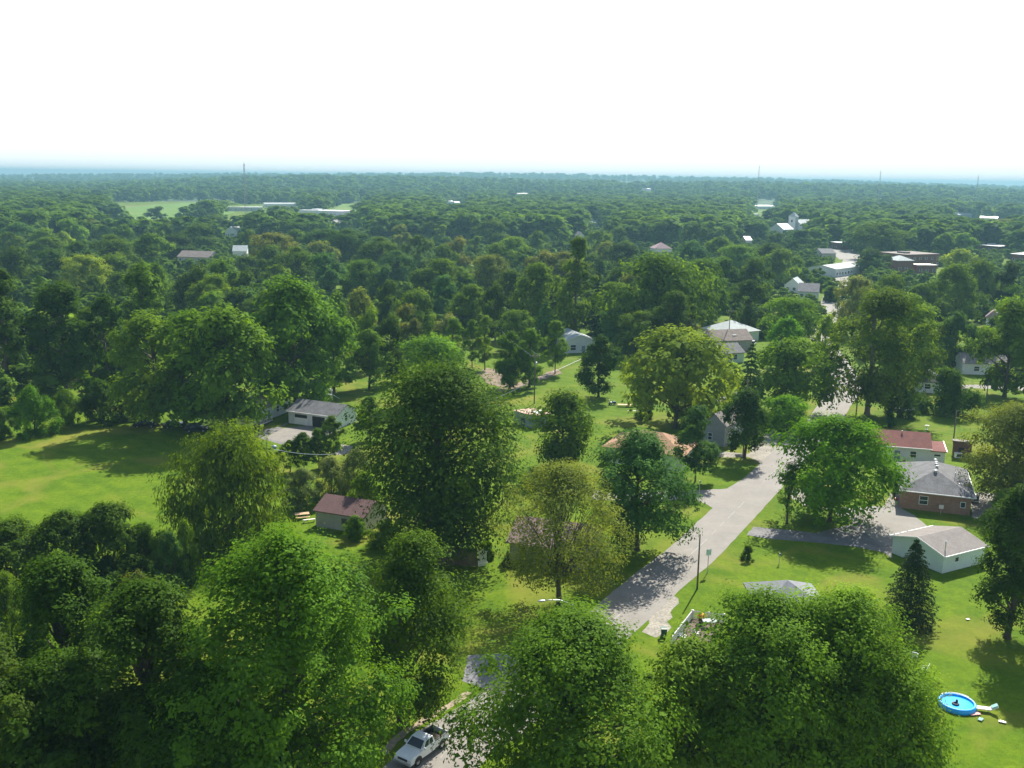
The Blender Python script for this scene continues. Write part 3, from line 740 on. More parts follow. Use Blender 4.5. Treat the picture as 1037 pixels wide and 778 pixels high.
# ------------------------------------------------------------------ the far town: (label, front-left px, front-right px, depth, wall h, roof h, roof, wall, roof material)
WIN = lambda n, w, z=1.0: [('f', 'window', w * (i + .25), z, min(1.5, w * .45), 1.3) for i in range(n)]
FAR = [
 ('school_building', 'long low white school with flat roof beyond the left wood', (303, 218), (346, 219.5), 30, 6.5, 1.5, 'flat', 'white_wall', 'white_roof', WIN(10, 6, 2), 'school'),
 ('school_annexe', 'low grey block left of the long white school', (232, 214), (266, 214), 16, 5.5, 0, 'flat', 'light_roof', 'white_roof', WIN(5, 7, 2), 'building'),
 ('long_white_shed', 'long white shed roof left of the school, in the trees', (268, 210), (300, 210), 16, 5, 2, 'gx', 'white_wall', 'light_roof', WIN(4, 8), 'shed'),
 ('farm_house', 'pale house with brown roof beneath the power lines, left of the dark conifer', (180, 266), (212, 267), 12, 3.4, 3, 'gx', 'beige_wall', 'brown_roof', WIN(4, 4), 'house'),
 ('white_gable_barn', 'white gabled house among trees below the low grey block', (228, 240), (240, 241), 12, 5, 3.5, 'gy', 'white_wall', 'light_roof', WIN(2, 3.5), 'house'),
 ('blue_roof_house', 'house with pale blue roof right under the white gabled one', (236, 262), (250, 262), 10, 4.5, 3, 'gx', 'white_wall', 'light_roof', WIN(2, 4), 'house'),
 ('church', 'white church with a square tower above the town trees', (796, 237), (812, 238), 22, 9.0, 5, 'gy', 'white_wall', 'light_roof', [('f', 'window', 3, 2, 1.4, 3), ('f', 'window', 8, 2, 1.4, 3)], 'church'),
 ('white_gable_house', 'white gabled house left of the church', (779, 238), (793, 239), 14, 6, 5, 'gy', 'white_wall', 'white_roof', WIN(2, 4), 'house'),
 ('warehouse', 'long bright white roofed warehouse above the church', (765, 212), (784, 212), 30, 5.5, 1.5, 'gx', 'white_wall', 'white_roof', WIN(3, 8), 'warehouse'),
 ('small_store', 'small white building left of the church at the edge of the wood', (760, 220), (769, 220), 12, 4, 1, 'flat', 'white_wall', 'white_roof', WIN(2, 3), 'store'),
 ('filling_station', 'white canopied filling station beside the town street', (841, 252), (851, 253), 12, 5, 0.2, 'flat', 'red_brick', 'white_roof', WIN(2, 4), 'filling station'),
 ('long_hall', 'long pale grey hall with light roof beside the town street', (846, 281), (874, 277), 16, 4.2, 1.6, 'gx', 'white_wall', 'light_roof', WIN(6, 3.5), 'hall'),
 ('grey_gable', 'house with grey gable roof left of the town street', (808, 303), (828, 304), 12, 3.4, 3, 'gx', 'white_wall', 'grey_roof', WIN(3, 3), 'house'),
 ('grey_gable', 'second grey roofed house left of the town street, nearer the bright tree', (794, 296), (810, 297), 10, 3.4, 3, 'gy', 'white_wall', 'light_roof', WIN(2, 3), 'house'),
 ('grey_store', 'grey roofed store left of the filling station', (832, 263), (846, 263), 14, 4, 2.6, 'gx', 'beige_wall', 'grey_roof', WIN(3, 4), 'store'),
 ('brick_school', 'large red brick building with pale hipped porch among the right hand town trees', (917, 272), (950, 271), 22, 8, 1.0, 'flat', 'red_brick', 'brown_roof', WIN(6, 4.6, 1.5) + WIN(6, 4.6, 5), 'brick building'),
 ('brick_wing', 'grey hip roofed wing on the left of the red brick building', (908, 277), (924, 277), 12, 7, 2.6, 'hip', 'red_brick', 'light_roof', WIN(3, 4, 2), 'brick building'),
 ('brick_porch', 'low pale-roofed block in front of the red brick building', (929, 277), (948, 277), 8, 4.5, .3, 'flat', 'red_brick', 'cream', WIN(4, 4), 'brick building'),
 ('flat_store', 'brick store with long white flat roof right of the brick building', (988, 254), (1011, 256), 22, 4.5, .8, 'flat', 'red_brick', 'white_roof', WIN(5, 5), 'store'),
 ('flat_store', 'brick store with white flat roof at the right edge of the photo', (1023, 265), (1050, 267), 20, 5, .8, 'flat', 'red_brick', 'white_roof', WIN(5, 5), 'store'),
 ('white_barn', 'white roofed long barn in front of the distant field at right', (992, 224), (1010, 224.5), 20, 4.5, 2, 'gx', 'white_wall', 'white_roof', WIN(3, 8), 'barn'),
 ('blue_barn', 'blue-grey barn left of the white roofed one at right', (970, 222), (984, 222), 18, 6, 3, 'gx', 'blue_metal', 'light_roof', WIN(2, 8), 'barn'),
 ('white_shed', 'tiny bright white shed far out beyond the middle wood', (651, 194), (659, 194.2), 25, 7, 2, 'gx', 'white_wall', 'white_roof', [], 'shed'),
 ('white_tank_house', 'bright white building among the middle trees, left of two', (453.5, 207), (459, 207), 12, 5, 2, 'gx', 'white_wall', 'white_roof', [], 'building'),
 ('white_tank_house', 'bright white building among the middle trees, right of two', (460.5, 207.5), (466, 207.5), 12, 4, 2, 'gx', 'white_wall', 'white_roof', [], 'building'),
 ('long_farm_roof', 'long pale roof on the far edge of the middle wood', (524, 198), (535, 198), 14, 4, 1.5, 'gx', 'white_wall', 'cream', [], 'barn'),
 ('red_roof_cottage', 'house with pale pink roof in the middle of the wood', (663, 259), (680, 259), 12, 4.5, 4, 'hip', 'white_wall', 'mauve_roof', WIN(3, 4), 'house'),
 ('grey_gable_cottage', 'pale gable end peeping out of the middle wood', (584, 247), (592, 247), 12, 6, 3.2, 'gy', 'white_wall', 'grey_roof', WIN(2, 3), 'house'),
 ('white_house', 'white house side showing between round trees of the middle wood', (599, 232), (607, 231), 12, 6, 3, 'gx', 'white_wall', 'light_roof', WIN(2, 4), 'house'),
 ('white_cottage', 'white cottage in a clearing of the town trees', (755, 249), (761, 249), 10, 4.5, 2.5, 'gx', 'white_wall', 'white_roof', WIN(2, 3), 'house'),
]
KEEP = []      # px boxes of things the photo shows, with their distance, that nearer trees must leave clear
for nm, label, a, c, dep, wh, rh, rf, wm, rm, ops, cat in FAR:
    A, B = GT(*a), GT(*c)
    B.z = A.z
    W = (B - A).length
    r = building(nm, label, A, B, dep, wh, rh, rf, M[wm], M[rm], [q for q in ops if q[2] + q[4] < W - .2], o=.4, cat=cat, z0=A.z)
    top = proj(A + Vector((0, 0, wh + rh)))[1]
    KEEP.append((a[0] - 1, c[0] + 1, top - 2, top + (a[1] - top) * .62, A.length))
    if cat == 'church':
        t = MB(); t.box(W * .28, W * .72, -4.5, -.01, -.1, 17)
        t.build('tower', M['white_wall'], r)
        s = MB(); s.poly([(W * .25, -4.8, 17.01), (W * .75, -4.8, 17.01), (W * .75, .2, 17.01), (W * .25, .2, 17.01), (W * .5, -2.3, 21.5)], [(3, 2, 1, 0), (0, 1, 4), (1, 2, 4), (2, 3, 4), (3, 0, 4)])
        s.build('tower_roof', M['light_roof'], r)
        for zz in (5, 11.5):
            f_ = MB().box(W * .44, W * .56, -4.56, -4.5, zz, zz + 2.6).build('window', M['white'], r)
            MB().box(W * .455, W * .545, -4.6, -4.565, zz + .15, zz + 2.45).build('pane', M['glass'], f_)
KEEP += [(569, 607, 330, 358, 262), (711, 771, 314, 366, 305), (817, 840, 343, 366, 260), (848, 876, 256, 275, 400), (484, 514, 370, 394, 235),
         (335, 364, 204, 229, 900), (100, 240, 204, 219, 1100), (858, 872, 230, 262, 560), (945, 962, 335, 344, 285), (462, 502, 366, 378, 240), (752, 770, 239, 251, 520), (984, 1037, 210, 218, 1500)]
# ------------------------------------------------------------------ trees
PROFILE = {   # crown radius along the crown's height, crown base fraction, usual width / height
    'round':  ([0, .1, .3, .5, .7, .85, 1], [.62, .86, .99, 1, .90, .66, .18], .09, .95),
    'oval':   ([0, .1, .3, .5, .7, .85, 1], [.50, .76, .96, 1, .86, .58, .12], .08, .72),
    'spread': ([0, .1, .3, .5, .7, .85, 1], [.40, .70, .94, 1, .95, .70, .25], .15, 1.05),
    'column': ([0, .1, .3, .5, .7, .85, 1], [.50, .80, 1, 1, .85, .6, .1], .16, .48),
    'sparse': ([0, .1, .3, .5, .7, .85, 1], [.45, .75, .97, 1, .88, .62, .2], .20, 1.0),
    'bush':   ([0, .1, .3, .5, .7, .85, 1], [.85, .97, 1, .93, .76, .55, .15], .0, 1.1),
    'willow': ([0, .1, .3, .5, .7, .85, 1], [.85, .98, 1, .97, .86, .66, .22], .06, .98),
    'cone':   ([0, .1, .3, .5, .7, .85, 1], [.88, 1, .93, .77, .55, .34, .05], .04, .50),
}

def quads_mesh(name, V, nf, m, tint=None, smooth=False):
    me = bpy.data.meshes.new(name)
    V = np.ascontiguousarray(V, dtype=np.float32)
    me.vertices.add(len(V)); me.vertices.foreach_set('co', V.ravel())
    me.loops.add(nf * 4); me.loops.foreach_set('vertex_index', np.arange(nf * 4, dtype=np.int32))
    me.polygons.add(nf)
    me.polygons.foreach_set('loop_start', np.arange(0, nf * 4, 4, dtype=np.int32))
    me.update(calc_edges=True)
    if tint is not None:
        a = me.attributes.new('tint', 'FLOAT', 'FACE')
        a.data.foreach_set('value', np.ascontiguousarray(tint, dtype=np.float32))
    me.materials.append(m)
    return me

def unit(a):
    return a / (np.linalg.norm(a, axis=1, keepdims=True) + 1e-9)

def leaf_quads(rng, C, Nrm, size, asp, along=None, fold=0.12):
    n = len(C)
    if along is None:
        t = unit(np.cross(Nrm, rng.normal(size=(n, 3))))
    else:
        t = unit(along)
    b = unit(np.cross(Nrm, t))
    s = (np.asarray(size) * (0.65 + 0.7 * rng.random(n)))[:, None]
    return np.stack([C - t * s * .5, C + b * s * asp * .5 + Nrm * s * fold, C + t * s * .5, C - b * s * asp * .5 + Nrm * s * fold], 1).reshape(-1, 3)

def crown_arrays(kind, seed, nleaf, dense=1.0, asp_=None):
    """leaf faces of one crown, in units of the tree's height; also the branch-tip clumps"""
    rng = np.random.default_rng(seed)
    tt, rr, cb, asp = PROFILE[kind]
    W = asp = asp_ or asp
    H0, H1 = cb, 1.0
    if kind == 'cone':
        L = 12 + int(min(nleaf, 20000) / 1000)
        C, Nn, A, T = [], [], [], []
        per = max(4, int(nleaf / L / 8))
        for i in range(L):
            t = (i + 0.5 * rng.random()) / L
            z = H0 + (H1 - H0) * t
            R = np.interp(t, tt, rr) * W / 2
            nb = max(5, int(13 * (1 - t * 0.55)))
            m = max(3, int(per * 8 * (1 - 0.75 * t) / nb * 1.6))
            for k in range(nb):
                az = 2 * math.pi * (k + 0.7 * rng.random()) / nb
                ln = R * (0.78 + 0.34 * rng.random())
                s = 0.12 + 0.88 * rng.random(m) ** 0.75
                dz = -0.20 * ln * s - 0.1 * ln * s * s + 0.10 * ln
                side = rng.normal(size=m) * ln * 0.16 * (1.1 - s)
                x = np.cos(az) * ln * s - np.sin(az) * side
                y = np.sin(az) * ln * s + np.cos(az) * side
                C.append(np.stack([x, y, z + dz + rng.normal(size=m) * 0.006], 1))
                nn = np.stack([np.cos(az) * 0.35 + 0 * s, np.sin(az) * 0.35 + 0 * s, 0.8 + 0 * s], 1) + rng.normal(size=(m, 3)) * 0.45
                Nn.append(unit(nn))
                A.append(np.stack([np.cos(az) + 0 * s, np.sin(az) + 0 * s, -0.45 + 0 * s], 1) + rng.normal(size=(m, 3)) * 0.3)
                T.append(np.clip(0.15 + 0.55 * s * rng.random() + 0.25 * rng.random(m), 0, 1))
        C, Nn, A, T = map(np.concatenate, (C, Nn, A, T))
        A = A - Nn * np.sum(A * Nn, 1, keepdims=True)
        sz = 2.7 * math.sqrt(math.pi * W * 0.75 / max(len(C), 1))
        return leaf_quads(rng, C, Nn, sz, 0.42, A, 0.05), len(C), T, []
    nc = int(np.clip(nleaf / (220 if nleaf < 20000 else 300), 16, 125))
    if kind == 'sparse': nc = int(nc * 1.2); nleaf = int(nleaf * .85)
    ph = rng.random(4) * 6.28
    cl = []
    for i in range(nc):
        t = rng.random() ** 0.85 if kind != 'bush' else rng.random()
        az = i * 2.39996 + rng.normal() * 0.35
        lob = 1 + 0.10 * math.sin(2 * az + ph[0] + 4 * t) + 0.08 * math.sin(3 * az + ph[1] - 5 * t) + 0.06 * math.sin(5 * az + ph[2])
        R = float(np.interp(t, tt, rr)) * W / 2 * lob
        rc = W * (0.085 + 0.085 * rng.random()) * (1.5 if nc < 28 else 1.15 if nc < 70 else 0.98) * (0.8 if kind == 'sparse' else 1.0) * dense
        q = 1.10 - 0.62 * rng.random() ** 1.5 if rng.random() < 0.82 else 0.5 * rng.random()
        rad = max(0.0, R - rc * 0.72) * q
        z = H0 + (H1 - H0) * t
        z = min(max(z, H0 + rc * 0.5), H1 - rc * 0.62)
        cl.append((rad * math.cos(az), rad * math.sin(az), z, rc))
    cl = np.array(cl)
    wts = cl[:, 3] ** 2; wts /= wts.sum()
    centre = np.array([0, 0, H0 + (H1 - H0) * 0.42])
    ns = 12
    sp = rng.normal(size=(nc, ns, 3))
    od = unit(cl[:, :3] - centre)[:, None, :]
    sp = unit((unit(sp.reshape(-1, 3)).reshape(nc, ns, 3) + od * .45 + np.array([0, 0, .38 if kind != 'willow' else -.55])).reshape(-1, 3)).reshape(nc, ns, 3)
    sl = 0.82 + 0.36 * rng.random((nc, ns))
    ci = rng.choice(nc, nleaf, p=wts); si = rng.integers(0, ns, nleaf)
    core = rng.random(nleaf) < (0 if kind == 'sparse' else 0.13)
    u = np.where(core, 0.05 + 0.42 * rng.random(nleaf), (1.35 if kind == 'willow' else 1.0) * (0.38 + 0.62 * rng.random(nleaf) ** 0.7) * sl[ci, si])
    lat = 0.25 * (1.15 - 0.62 * u)
    C = cl[ci, :3] + (sp[ci, si] * u[:, None] * np.array([1, 1, 0.9]) + np.clip(rng.normal(size=(nleaf, 3)), -1.7, 1.7) * lat[:, None]) * cl[ci, 3:4]
    if kind != 'bush': C[:, 2] = np.maximum(C[:, 2], H0 * 0.75)
    else: C[:, 2] = np.maximum(C[:, 2], 0.01)
    out = unit(C - centre)
    big = nleaf > 20000
    Nn = unit(unit(C - cl[ci, :3]) * (0.66 if big else 0.75) + out * 0.2 + np.array([0, 0, .58 if big else .48]) + rng.normal(size=(nleaf, 3)) * (0.24 if big else 0.24))
    ct = rng.random(nc); stn = rng.random((nc, ns))
    k = (W / 2) / np.percentile(np.hypot(C[:, 0], C[:, 1]), 94.0)
    C[:, :2] *= k; cl[:, :2] *= k
    zt = np.percentile(C[:, 2], 99.8); kz = (1 - H0) / (zt - H0)
    C[:, 2] = H0 + (C[:, 2] - H0) * kz; cl[:, 2] = H0 + (cl[:, 2] - H0) * kz
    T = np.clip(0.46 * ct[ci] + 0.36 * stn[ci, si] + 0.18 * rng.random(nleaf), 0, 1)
    area = math.pi * W * (1 - cb + W * .5)
    sz = 1.8 * math.sqrt(area / nleaf) * (0.80 if kind == 'sparse' else 1.0)
    al = None
    if kind == 'willow':
        al = np.array([0, 0, -1.0]) + rng.normal(size=(nleaf, 3)) * 0.25
        Nn = unit(Nn * np.array([1, 1, .55])); al = al - Nn * np.sum(al * Nn, 1, keepdims=True); sz *= 1.25
    return leaf_quads(rng, C, Nn, sz * np.where(core, 1.35 if nleaf < 1000 else 2.2 if nleaf < 20000 else 2.0, 0.95), 0.62 if kind != 'willow' else 0.34, al), nleaf, T, cl

def trunk_mb(kind, seed, clumps, detail):
    rng = random.Random(seed + 5)
    tt, rr, cb, asp = PROFILE[kind]
    mb = MB()
    r0 = {'cone': .013, 'column': .010, 'bush': .012, 'sparse': .017}.get(kind, .0185)
    m = 8 if detail > 1 else 5
    if kind == 'cone':
        mb.tube([(0, 0, -.01), (0, 0, .06), (0, 0, .5), (0, 0, .93)], [r0 * 1.4, r0, r0 * .6, .002], m)
        return mb
    if kind == 'bush':
        for k in range(4 if detail < 2 else 7):
            a = k * 2.4 + rng.random()
            q = rng.random() * .2 + .1
            mb.tube([(0.02 * math.cos(a), 0.02 * math.sin(a), -.01), (q * .5 * math.cos(a), q * .5 * math.sin(a), .3), (q * math.cos(a), q * math.sin(a), .6)], [r0, r0 * .7, r0 * .3], 5)
        return mb
    fork = cb + (0.10 if kind != 'sparse' else 0.02)
    top = cb + (1 - cb) * (0.62 if kind != 'sparse' else 0.2)
    lx, ly = rng.uniform(-.012, .012), rng.uniform(-.012, .012)
    tops = [(0, 0, -.01, r0 * 1.7), (0, 0, .025, r0 * 1.15), (lx * .5, ly * .5, fork * .6, r0), (lx, ly, fork, r0 * .92), (lx * 1.5, ly * 1.5, (fork + top) / 2, r0 * .6), (lx * 2, ly * 2, top, r0 * .22)]
    mb.tube([t[:3] for t in tops], [t[3] for t in tops], m)
    lim = {0: 5, 1: 9, 2: 26, 3: 40}[detail]
    order = sorted(range(len(clumps)), key=lambda i: -clumps[i][3])[:lim]
    for i in order:
        x, y, z, rc = clumps[i]
        h = math.hypot(x, y)
        z0 = max(fork * .92, min(z - 0.55 * h - .05, top * .9)) if kind != 'sparse' else fork + rng.uniform(-.03, .05)
        if z < z0: z0 = max(fork * .9, z - .03)
        rb = r0 * (.5 if kind != 'sparse' else .42) * (0.6 + 0.5 * rng.random())
        mx, my, mz = x * .5 + rng.uniform(-.02, .02), y * .5 + rng.uniform(-.02, .02), z0 + (z - z0) * (.52 if kind != 'sparse' else .48)
        mb.tube([(lx, ly, z0), (x * .22 + lx, y * .22 + ly, z0 + (z - z0) * .22), (mx, my, mz), (x, y, z)], [rb, rb * .85, rb * .6, rb * .15], 5 if detail > 1 else 4, cap=False)
        if kind == 'sparse' and detail > 1:
            for q in range(3):
                e = (x + rng.uniform(-1, 1) * rc * 1.2, y + rng.uniform(-1, 1) * rc * 1.2, z + rng.uniform(-.3, 1.1) * rc)
                mb.tube([(mx, my, mz), ((mx + e[0]) / 2, (my + e[1]) / 2, (mz + e[2]) / 2 + .01), e], [rb * .4, rb * .28, rb * .06], 4, cap=False)
    return mb

TREE_CACHE = {}
NLEAF = {0: 1300, 1: 4200, 2: 14000, 3: 36000}
def tree_meshes(kind, seed, detail, grey=False, boost=1.0, dense=1.0, asp=None):
    key = (kind, seed, detail, grey, boost, dense, asp)
    if key not in TREE_CACHE:
        nl = int(NLEAF[detail] * boost)
        V, nf, T, cl = crown_arrays(kind, seed, nl, dense, asp)
        cm = quads_mesh('crown_' + kind, V, nf, M['needle'] if kind == 'cone' else M['leaf'], T)
        tm = trunk_mb(kind, seed, cl, detail).mesh('trunk_' + kind, M['bark_grey'] if grey else M['bark'], smooth=True)
        TREE_CACHE[key] = (tm, cm)
    return TREE_CACHE[key]

COLOURS = {
    'D': (0.053, 0.117, 0.010), 'K': (0.045, 0.096, 0.008), 'M': (0.090, 0.185, 0.013), 'L': (0.129, 0.254, 0.019), 'Y': (0.195, 0.320, 0.034),
    'O': (0.150, 0.205, 0.032), 'B': (0.063, 0.156, 0.034), 'W': (0.095, 0.180, 0.012), 'S': (0.032, 0.068, 0.017), 'P': (0.185, 0.267, 0.084),
    'R': (0.120, 0.155, 0.032), 'G': (0.099, 0.260, 0.008),
}
TREES = []       # (root, px, py of the crown, width in px, facts) for labels and spacing
def tree(base, height, width, kind, col, seed, detail, name, label=None, cat='tree', group=None, grey=False, boost=1.0, rz=None, parts=('trunk', 'crown'), dense=1.0, own=False):
    rng = random.Random(seed * 31 + 7)
    asp = round(width / height, 3) if own else None
    tm, cm = tree_meshes(kind, seed, detail, grey, boost, dense, asp)
    root = empty(name, (base.x, base.y, 0), rng.random() * 6.28 if rz is None else rz)
    s = width / (asp or PROFILE[kind][3])
    c = COLOURS[col]
    k = 0.82 + 0.40 * rng.random()
    hue = 0.90 + 0.24 * rng.random()
    color = (c[0] * k * hue, c[1] * k, c[2] * k, 1)
    for pn, me in zip(parts, (tm, cm)):
        o = link(pn, me, root, color)
        o.scale = (s, s, height)
    tag(root, label, cat, group)
    return root

# each: kind, colour, left px, right px, top px, ground px (x, y), label, [options]
HERO = [
 # foreground
 ('round', 'D', 2, 140, 562, (74, 800), 'dark green leafy tree with pointed top, rising beside the field hedge at lower left', {}),
 ('round', 'D', 78, 236, 588, (160, 850), 'broad dark tree in front of the conical blue-green shrub at lower left', {}),
 ('round', 'K', -60, 72, 628, (0, 880), 'dark tree cut off by the left edge of the photo near the bottom', {}),
 ('round', 'K', -12, 152, 662, (70, 870), 'nearest dark tree in the bottom left corner', {}),
 ('round', 'D', 130, 286, 672, (212, 880), 'dark tree at the bottom edge left of the large maple', {}),
 ('oval', 'M', 188, 398, 537, (298, 850), 'large green maple left of the pickup, tallest at the bottom of the photo', {'boost': 1.6}),
 ('oval', 'M', 372, 476, 540, (406, 734), 'dark oval tree with bare lower trunk standing above the white pickup', {'cx': 426, 'dense': 1.7, 'boost': .8}),
 ('round', 'M', 464, 686, 619, (574, 838), 'large bright green maple right of the pickup, hiding the road', {'boost': 1.6}),
 ('round', 'L', 628, 744, 648, (690, 830), 'light green tree at the bottom edge below the white deck', {}),
 ('round', 'L', 672, 858, 598, (766, 815), 'bright green tree directly in front of the grey hip roof, left half of a clump', {'boost': 1.5}),
 ('round', 'L', 752, 924, 594, (838, 815), 'broad bright green tree left of the dark spruce, middle of a clump', {'boost': 1.5}),
 ('round', 'M', 788, 950, 648, (872, 830), 'mid green tree left of the blue pool, beside the white chair', {'boost': 1.3}),
 # lower middle
 ('willow', 'W', 172, 294, 430, (236, 553), 'drooping light green willow at the edge of the mown field', {'dense': 1.4, 'boost': .75}),
 ('round', 'D', 360, 526, 366, (445, 566), 'very large dark tree in the centre, behind the wooden fence', {'boost': 1.25, 'dense': 1.75}),
 ('sparse', 'O', 498, 636, 470, (566, 614), 'thin-leaved olive brown tree with its branches showing, beside the road', {'grey': False}),
 ('round', 'B', 598, 702, 436, (645, 557), 'dark blue-green linden whose shadow falls across the road', {}),
 ('round', 'M', 536, 604, 394, (570, 474), 'rounded green tree beside the blue-grey shed with rusty roof', {'dense': 1.75}),
 ('column', 'B', 682, 727, 411, (704, 488), 'slim young tree with twin trunks on the lawn by the junction', {}),
 ('sparse', 'M', 786, 809, 468, (797, 530), 'slender sapling at the road edge in front of the bright maple', {'boost': .35}),
 ('round', 'G', 784, 902, 421, (840, 528), 'bright green spreading maple between the road and the brick house', {}),
 ('round', 'Y', 618, 738, 332, (684, 434), 'broad yellow-green tree behind the salmon roofed house', {'dense': 1.15}),
 ('oval', 'Y', 722, 753, 367, (738, 416), 'small yellow-green tree just right of the broad yellow-green one', {}),
 ('cone', 'B', 740, 774, 347, (757, 428), 'bluish conifer rising behind the dark tree by the grey gabled house', {}),
 ('round', 'D', 731, 779, 394, (754, 464), 'dark irregular tree beside the grey gabled house by the junction', {}),
 ('round', 'M', 758, 840, 343, (802, 420), 'wide dark and olive tree overhanging the left side of the road', {}),
 ('round', 'G', 774, 819, 400, (796, 438), 'small round bright green tree by the road, below the wide olive one', {}),
 ('round', 'G', 771, 816, 320, (794, 374), 'round bright green tree right of the pale hip roofed house', {}),
 ('spread', 'M', 838, 938, 292, (878, 420), 'great spreading tree with visible pale limbs on the right side of the road', {'boost': 1.6, 'grey': True, 'cx': 890}),
 ('round', 'Y', 884, 944, 298, (914, 392), 'yellow-topped tree just behind the great spreading roadside tree', {}),
 ('bush', 'D', 930, 987, 372, (958, 418), 'rounded dark bushy tree in front of the small grey hip roof', {}),
 ('oval', 'M', 984, 1052, 304, (1017, 402), 'tall light green tree by the narrow side road at the right edge', {}),
 ('round', 'O', 974, 1066, 407, (1024, 512), 'olive feathery tree beside the brick house at the right edge', {'boost': .9}),
 ('oval', 'D', 982, 1056, 490, (1020, 646), 'loose dark tree at the right edge beside the white outbuilding', {}),
 ('cone', 'S', 892, 947, 545, (920, 632), 'dark spruce on the lawn in front of the white outbuilding', {'boost': 1.6}),
 # the mown field and beyond
 ('round', 'M', 112, 184, 316, (158, 431), 'tree on the left of the clump standing on the field edge', {'cx': 150}),
 ('oval', 'M', 158, 236, 314, (188, 432), 'dark rounded tree in the middle of the field edge clump', {'cx': 196}),
 ('round', 'M', 184, 285, 312, (232, 440), 'broad tree on the right of the field edge clump, beside the white house', {}),
 ('round', 'M', 246, 352, 280, (300, 412), 'tall dense tree right behind the white two-bay garage', {}),
 ('oval', 'D', -14, 36, 272, (8, 398), 'dark tree at the left edge behind the mown field', {}),
 ('round', 'D', 32, 102, 286, (68, 404), 'wide dark tree behind the round shrub of the field edge', {}),
 ('oval', 'D', 90, 132, 298, (112, 402), 'narrow dark tree behind the field edge clump', {}),
 ('oval', 'M', 120, 178, 266, (150, 372), 'tall tree with lit top behind the field edge clump', {}),
 ('oval', 'M', 356, 394, 334, (374, 394), 'small tree with a clear trunk standing alone on grass right of the garage', {}),
 ('round', 'L', 316, 362, 318, (338, 398), 'light green tree right behind the garage roof', {}),
 ('round', 'L', 402, 470, 338, (438, 408), 'light green tree behind the very large central tree', {}),
 ('column', 'L', 447, 470, 322, (459, 374), 'slim light tree, leftmost of three in the orchard row', {}),
 ('column', 'L', 468, 487, 324, (478, 372), 'slim light tree, middle of three in the orchard row', {}),
 ('column', 'L', 482, 502, 320, (491, 375), 'slim light tree, rightmost of three in the orchard row', {}),
 ('oval', 'M', 500, 532, 336, (516, 394), 'dark rounded tree left of the transformer pole', {}),
 ('oval', 'L', 520, 552, 333, (536, 392), 'lighter rounded tree right behind the transformer pole', {}),
 ('column', 'L', 551, 577, 325, (562, 379), 'slim tree with clear trunk left of the white gable house', {}),
 ('cone', 'B', 532, 572, 306, (552, 352), 'pale blue-green tree left of the white gable house', {}),
 ('round', 'D', 585, 627, 340, (606, 402), 'dense dark rounded tree in front of the white gable house', {}),
 ('round', 'B', 606, 644, 312, (626, 356), 'dark bluish tree right of the white gable house', {}),
 ('round', 'M', 610, 716, 256, (662, 352), 'huge mid green tree behind the broad yellow-green tree', {}),
 ('oval', 'M', 564, 600, 240, (583, 348), 'tall upright tree standing above the white gable house', {}),
 ('cone', 'S', 594, 616, 272, (604, 340), 'narrow dark blue conifer beside the tall upright tree', {}),
 ('round', 'P', 674, 706, 320, (690, 362), 'small pale leaved tree above the broad yellow-green tree', {}),
 ('round', 'D', 362, 388, 402, (375, 447), 'dark leafy small tree beside the garage gable', {}),
]
# a clump: where the trunk stands and how the crown sits over it
random.seed(11)
hero_n = 0
for kind, col, xl, xr, yt, bp, label, opt in HERO:
    base = G(*bp)
    h = height_at(yt, (xl + xr) / 2, base)
    w = (xr - xl) * m_per_px(base + Vector((0, 0, h * .5)))
    px = xr - xl
    det = 3 if px >= 130 or (px > 66 and yt > 400) else 2
    name = {'willow': 'willow_tree', 'cone': 'conifer_tree', 'bush': 'bushy_tree', 'column': 'young_tree'}.get(kind, 'broadleaf_tree')
    r = tree(base, h, w * 1.02, kind, col, 100 + hero_n, det, name, label, 'tree', None, opt.get('grey', False), opt.get('boost', 1.0 if px >= 130 else .62), dense=opt.get('dense', 1.25 if px >= 130 or px < 60 else 1.4), own=True)
    if 'cx' in opt:      # the crown leans off its trunk
        off = (opt['cx'] - bp[0]) * m_per_px(base)
        a = -r.rotation_euler.z
        for ch in r.children:
            if ch.name.startswith('crown'):
                ch.location = (off * math.cos(a) * .8, off * math.sin(a) * .8, 0)
    TREES.append((r, (xl + xr) / 2, (yt + min(bp[1], 778)) / 2, px, yt, base.length, None))
    hero_n += 1

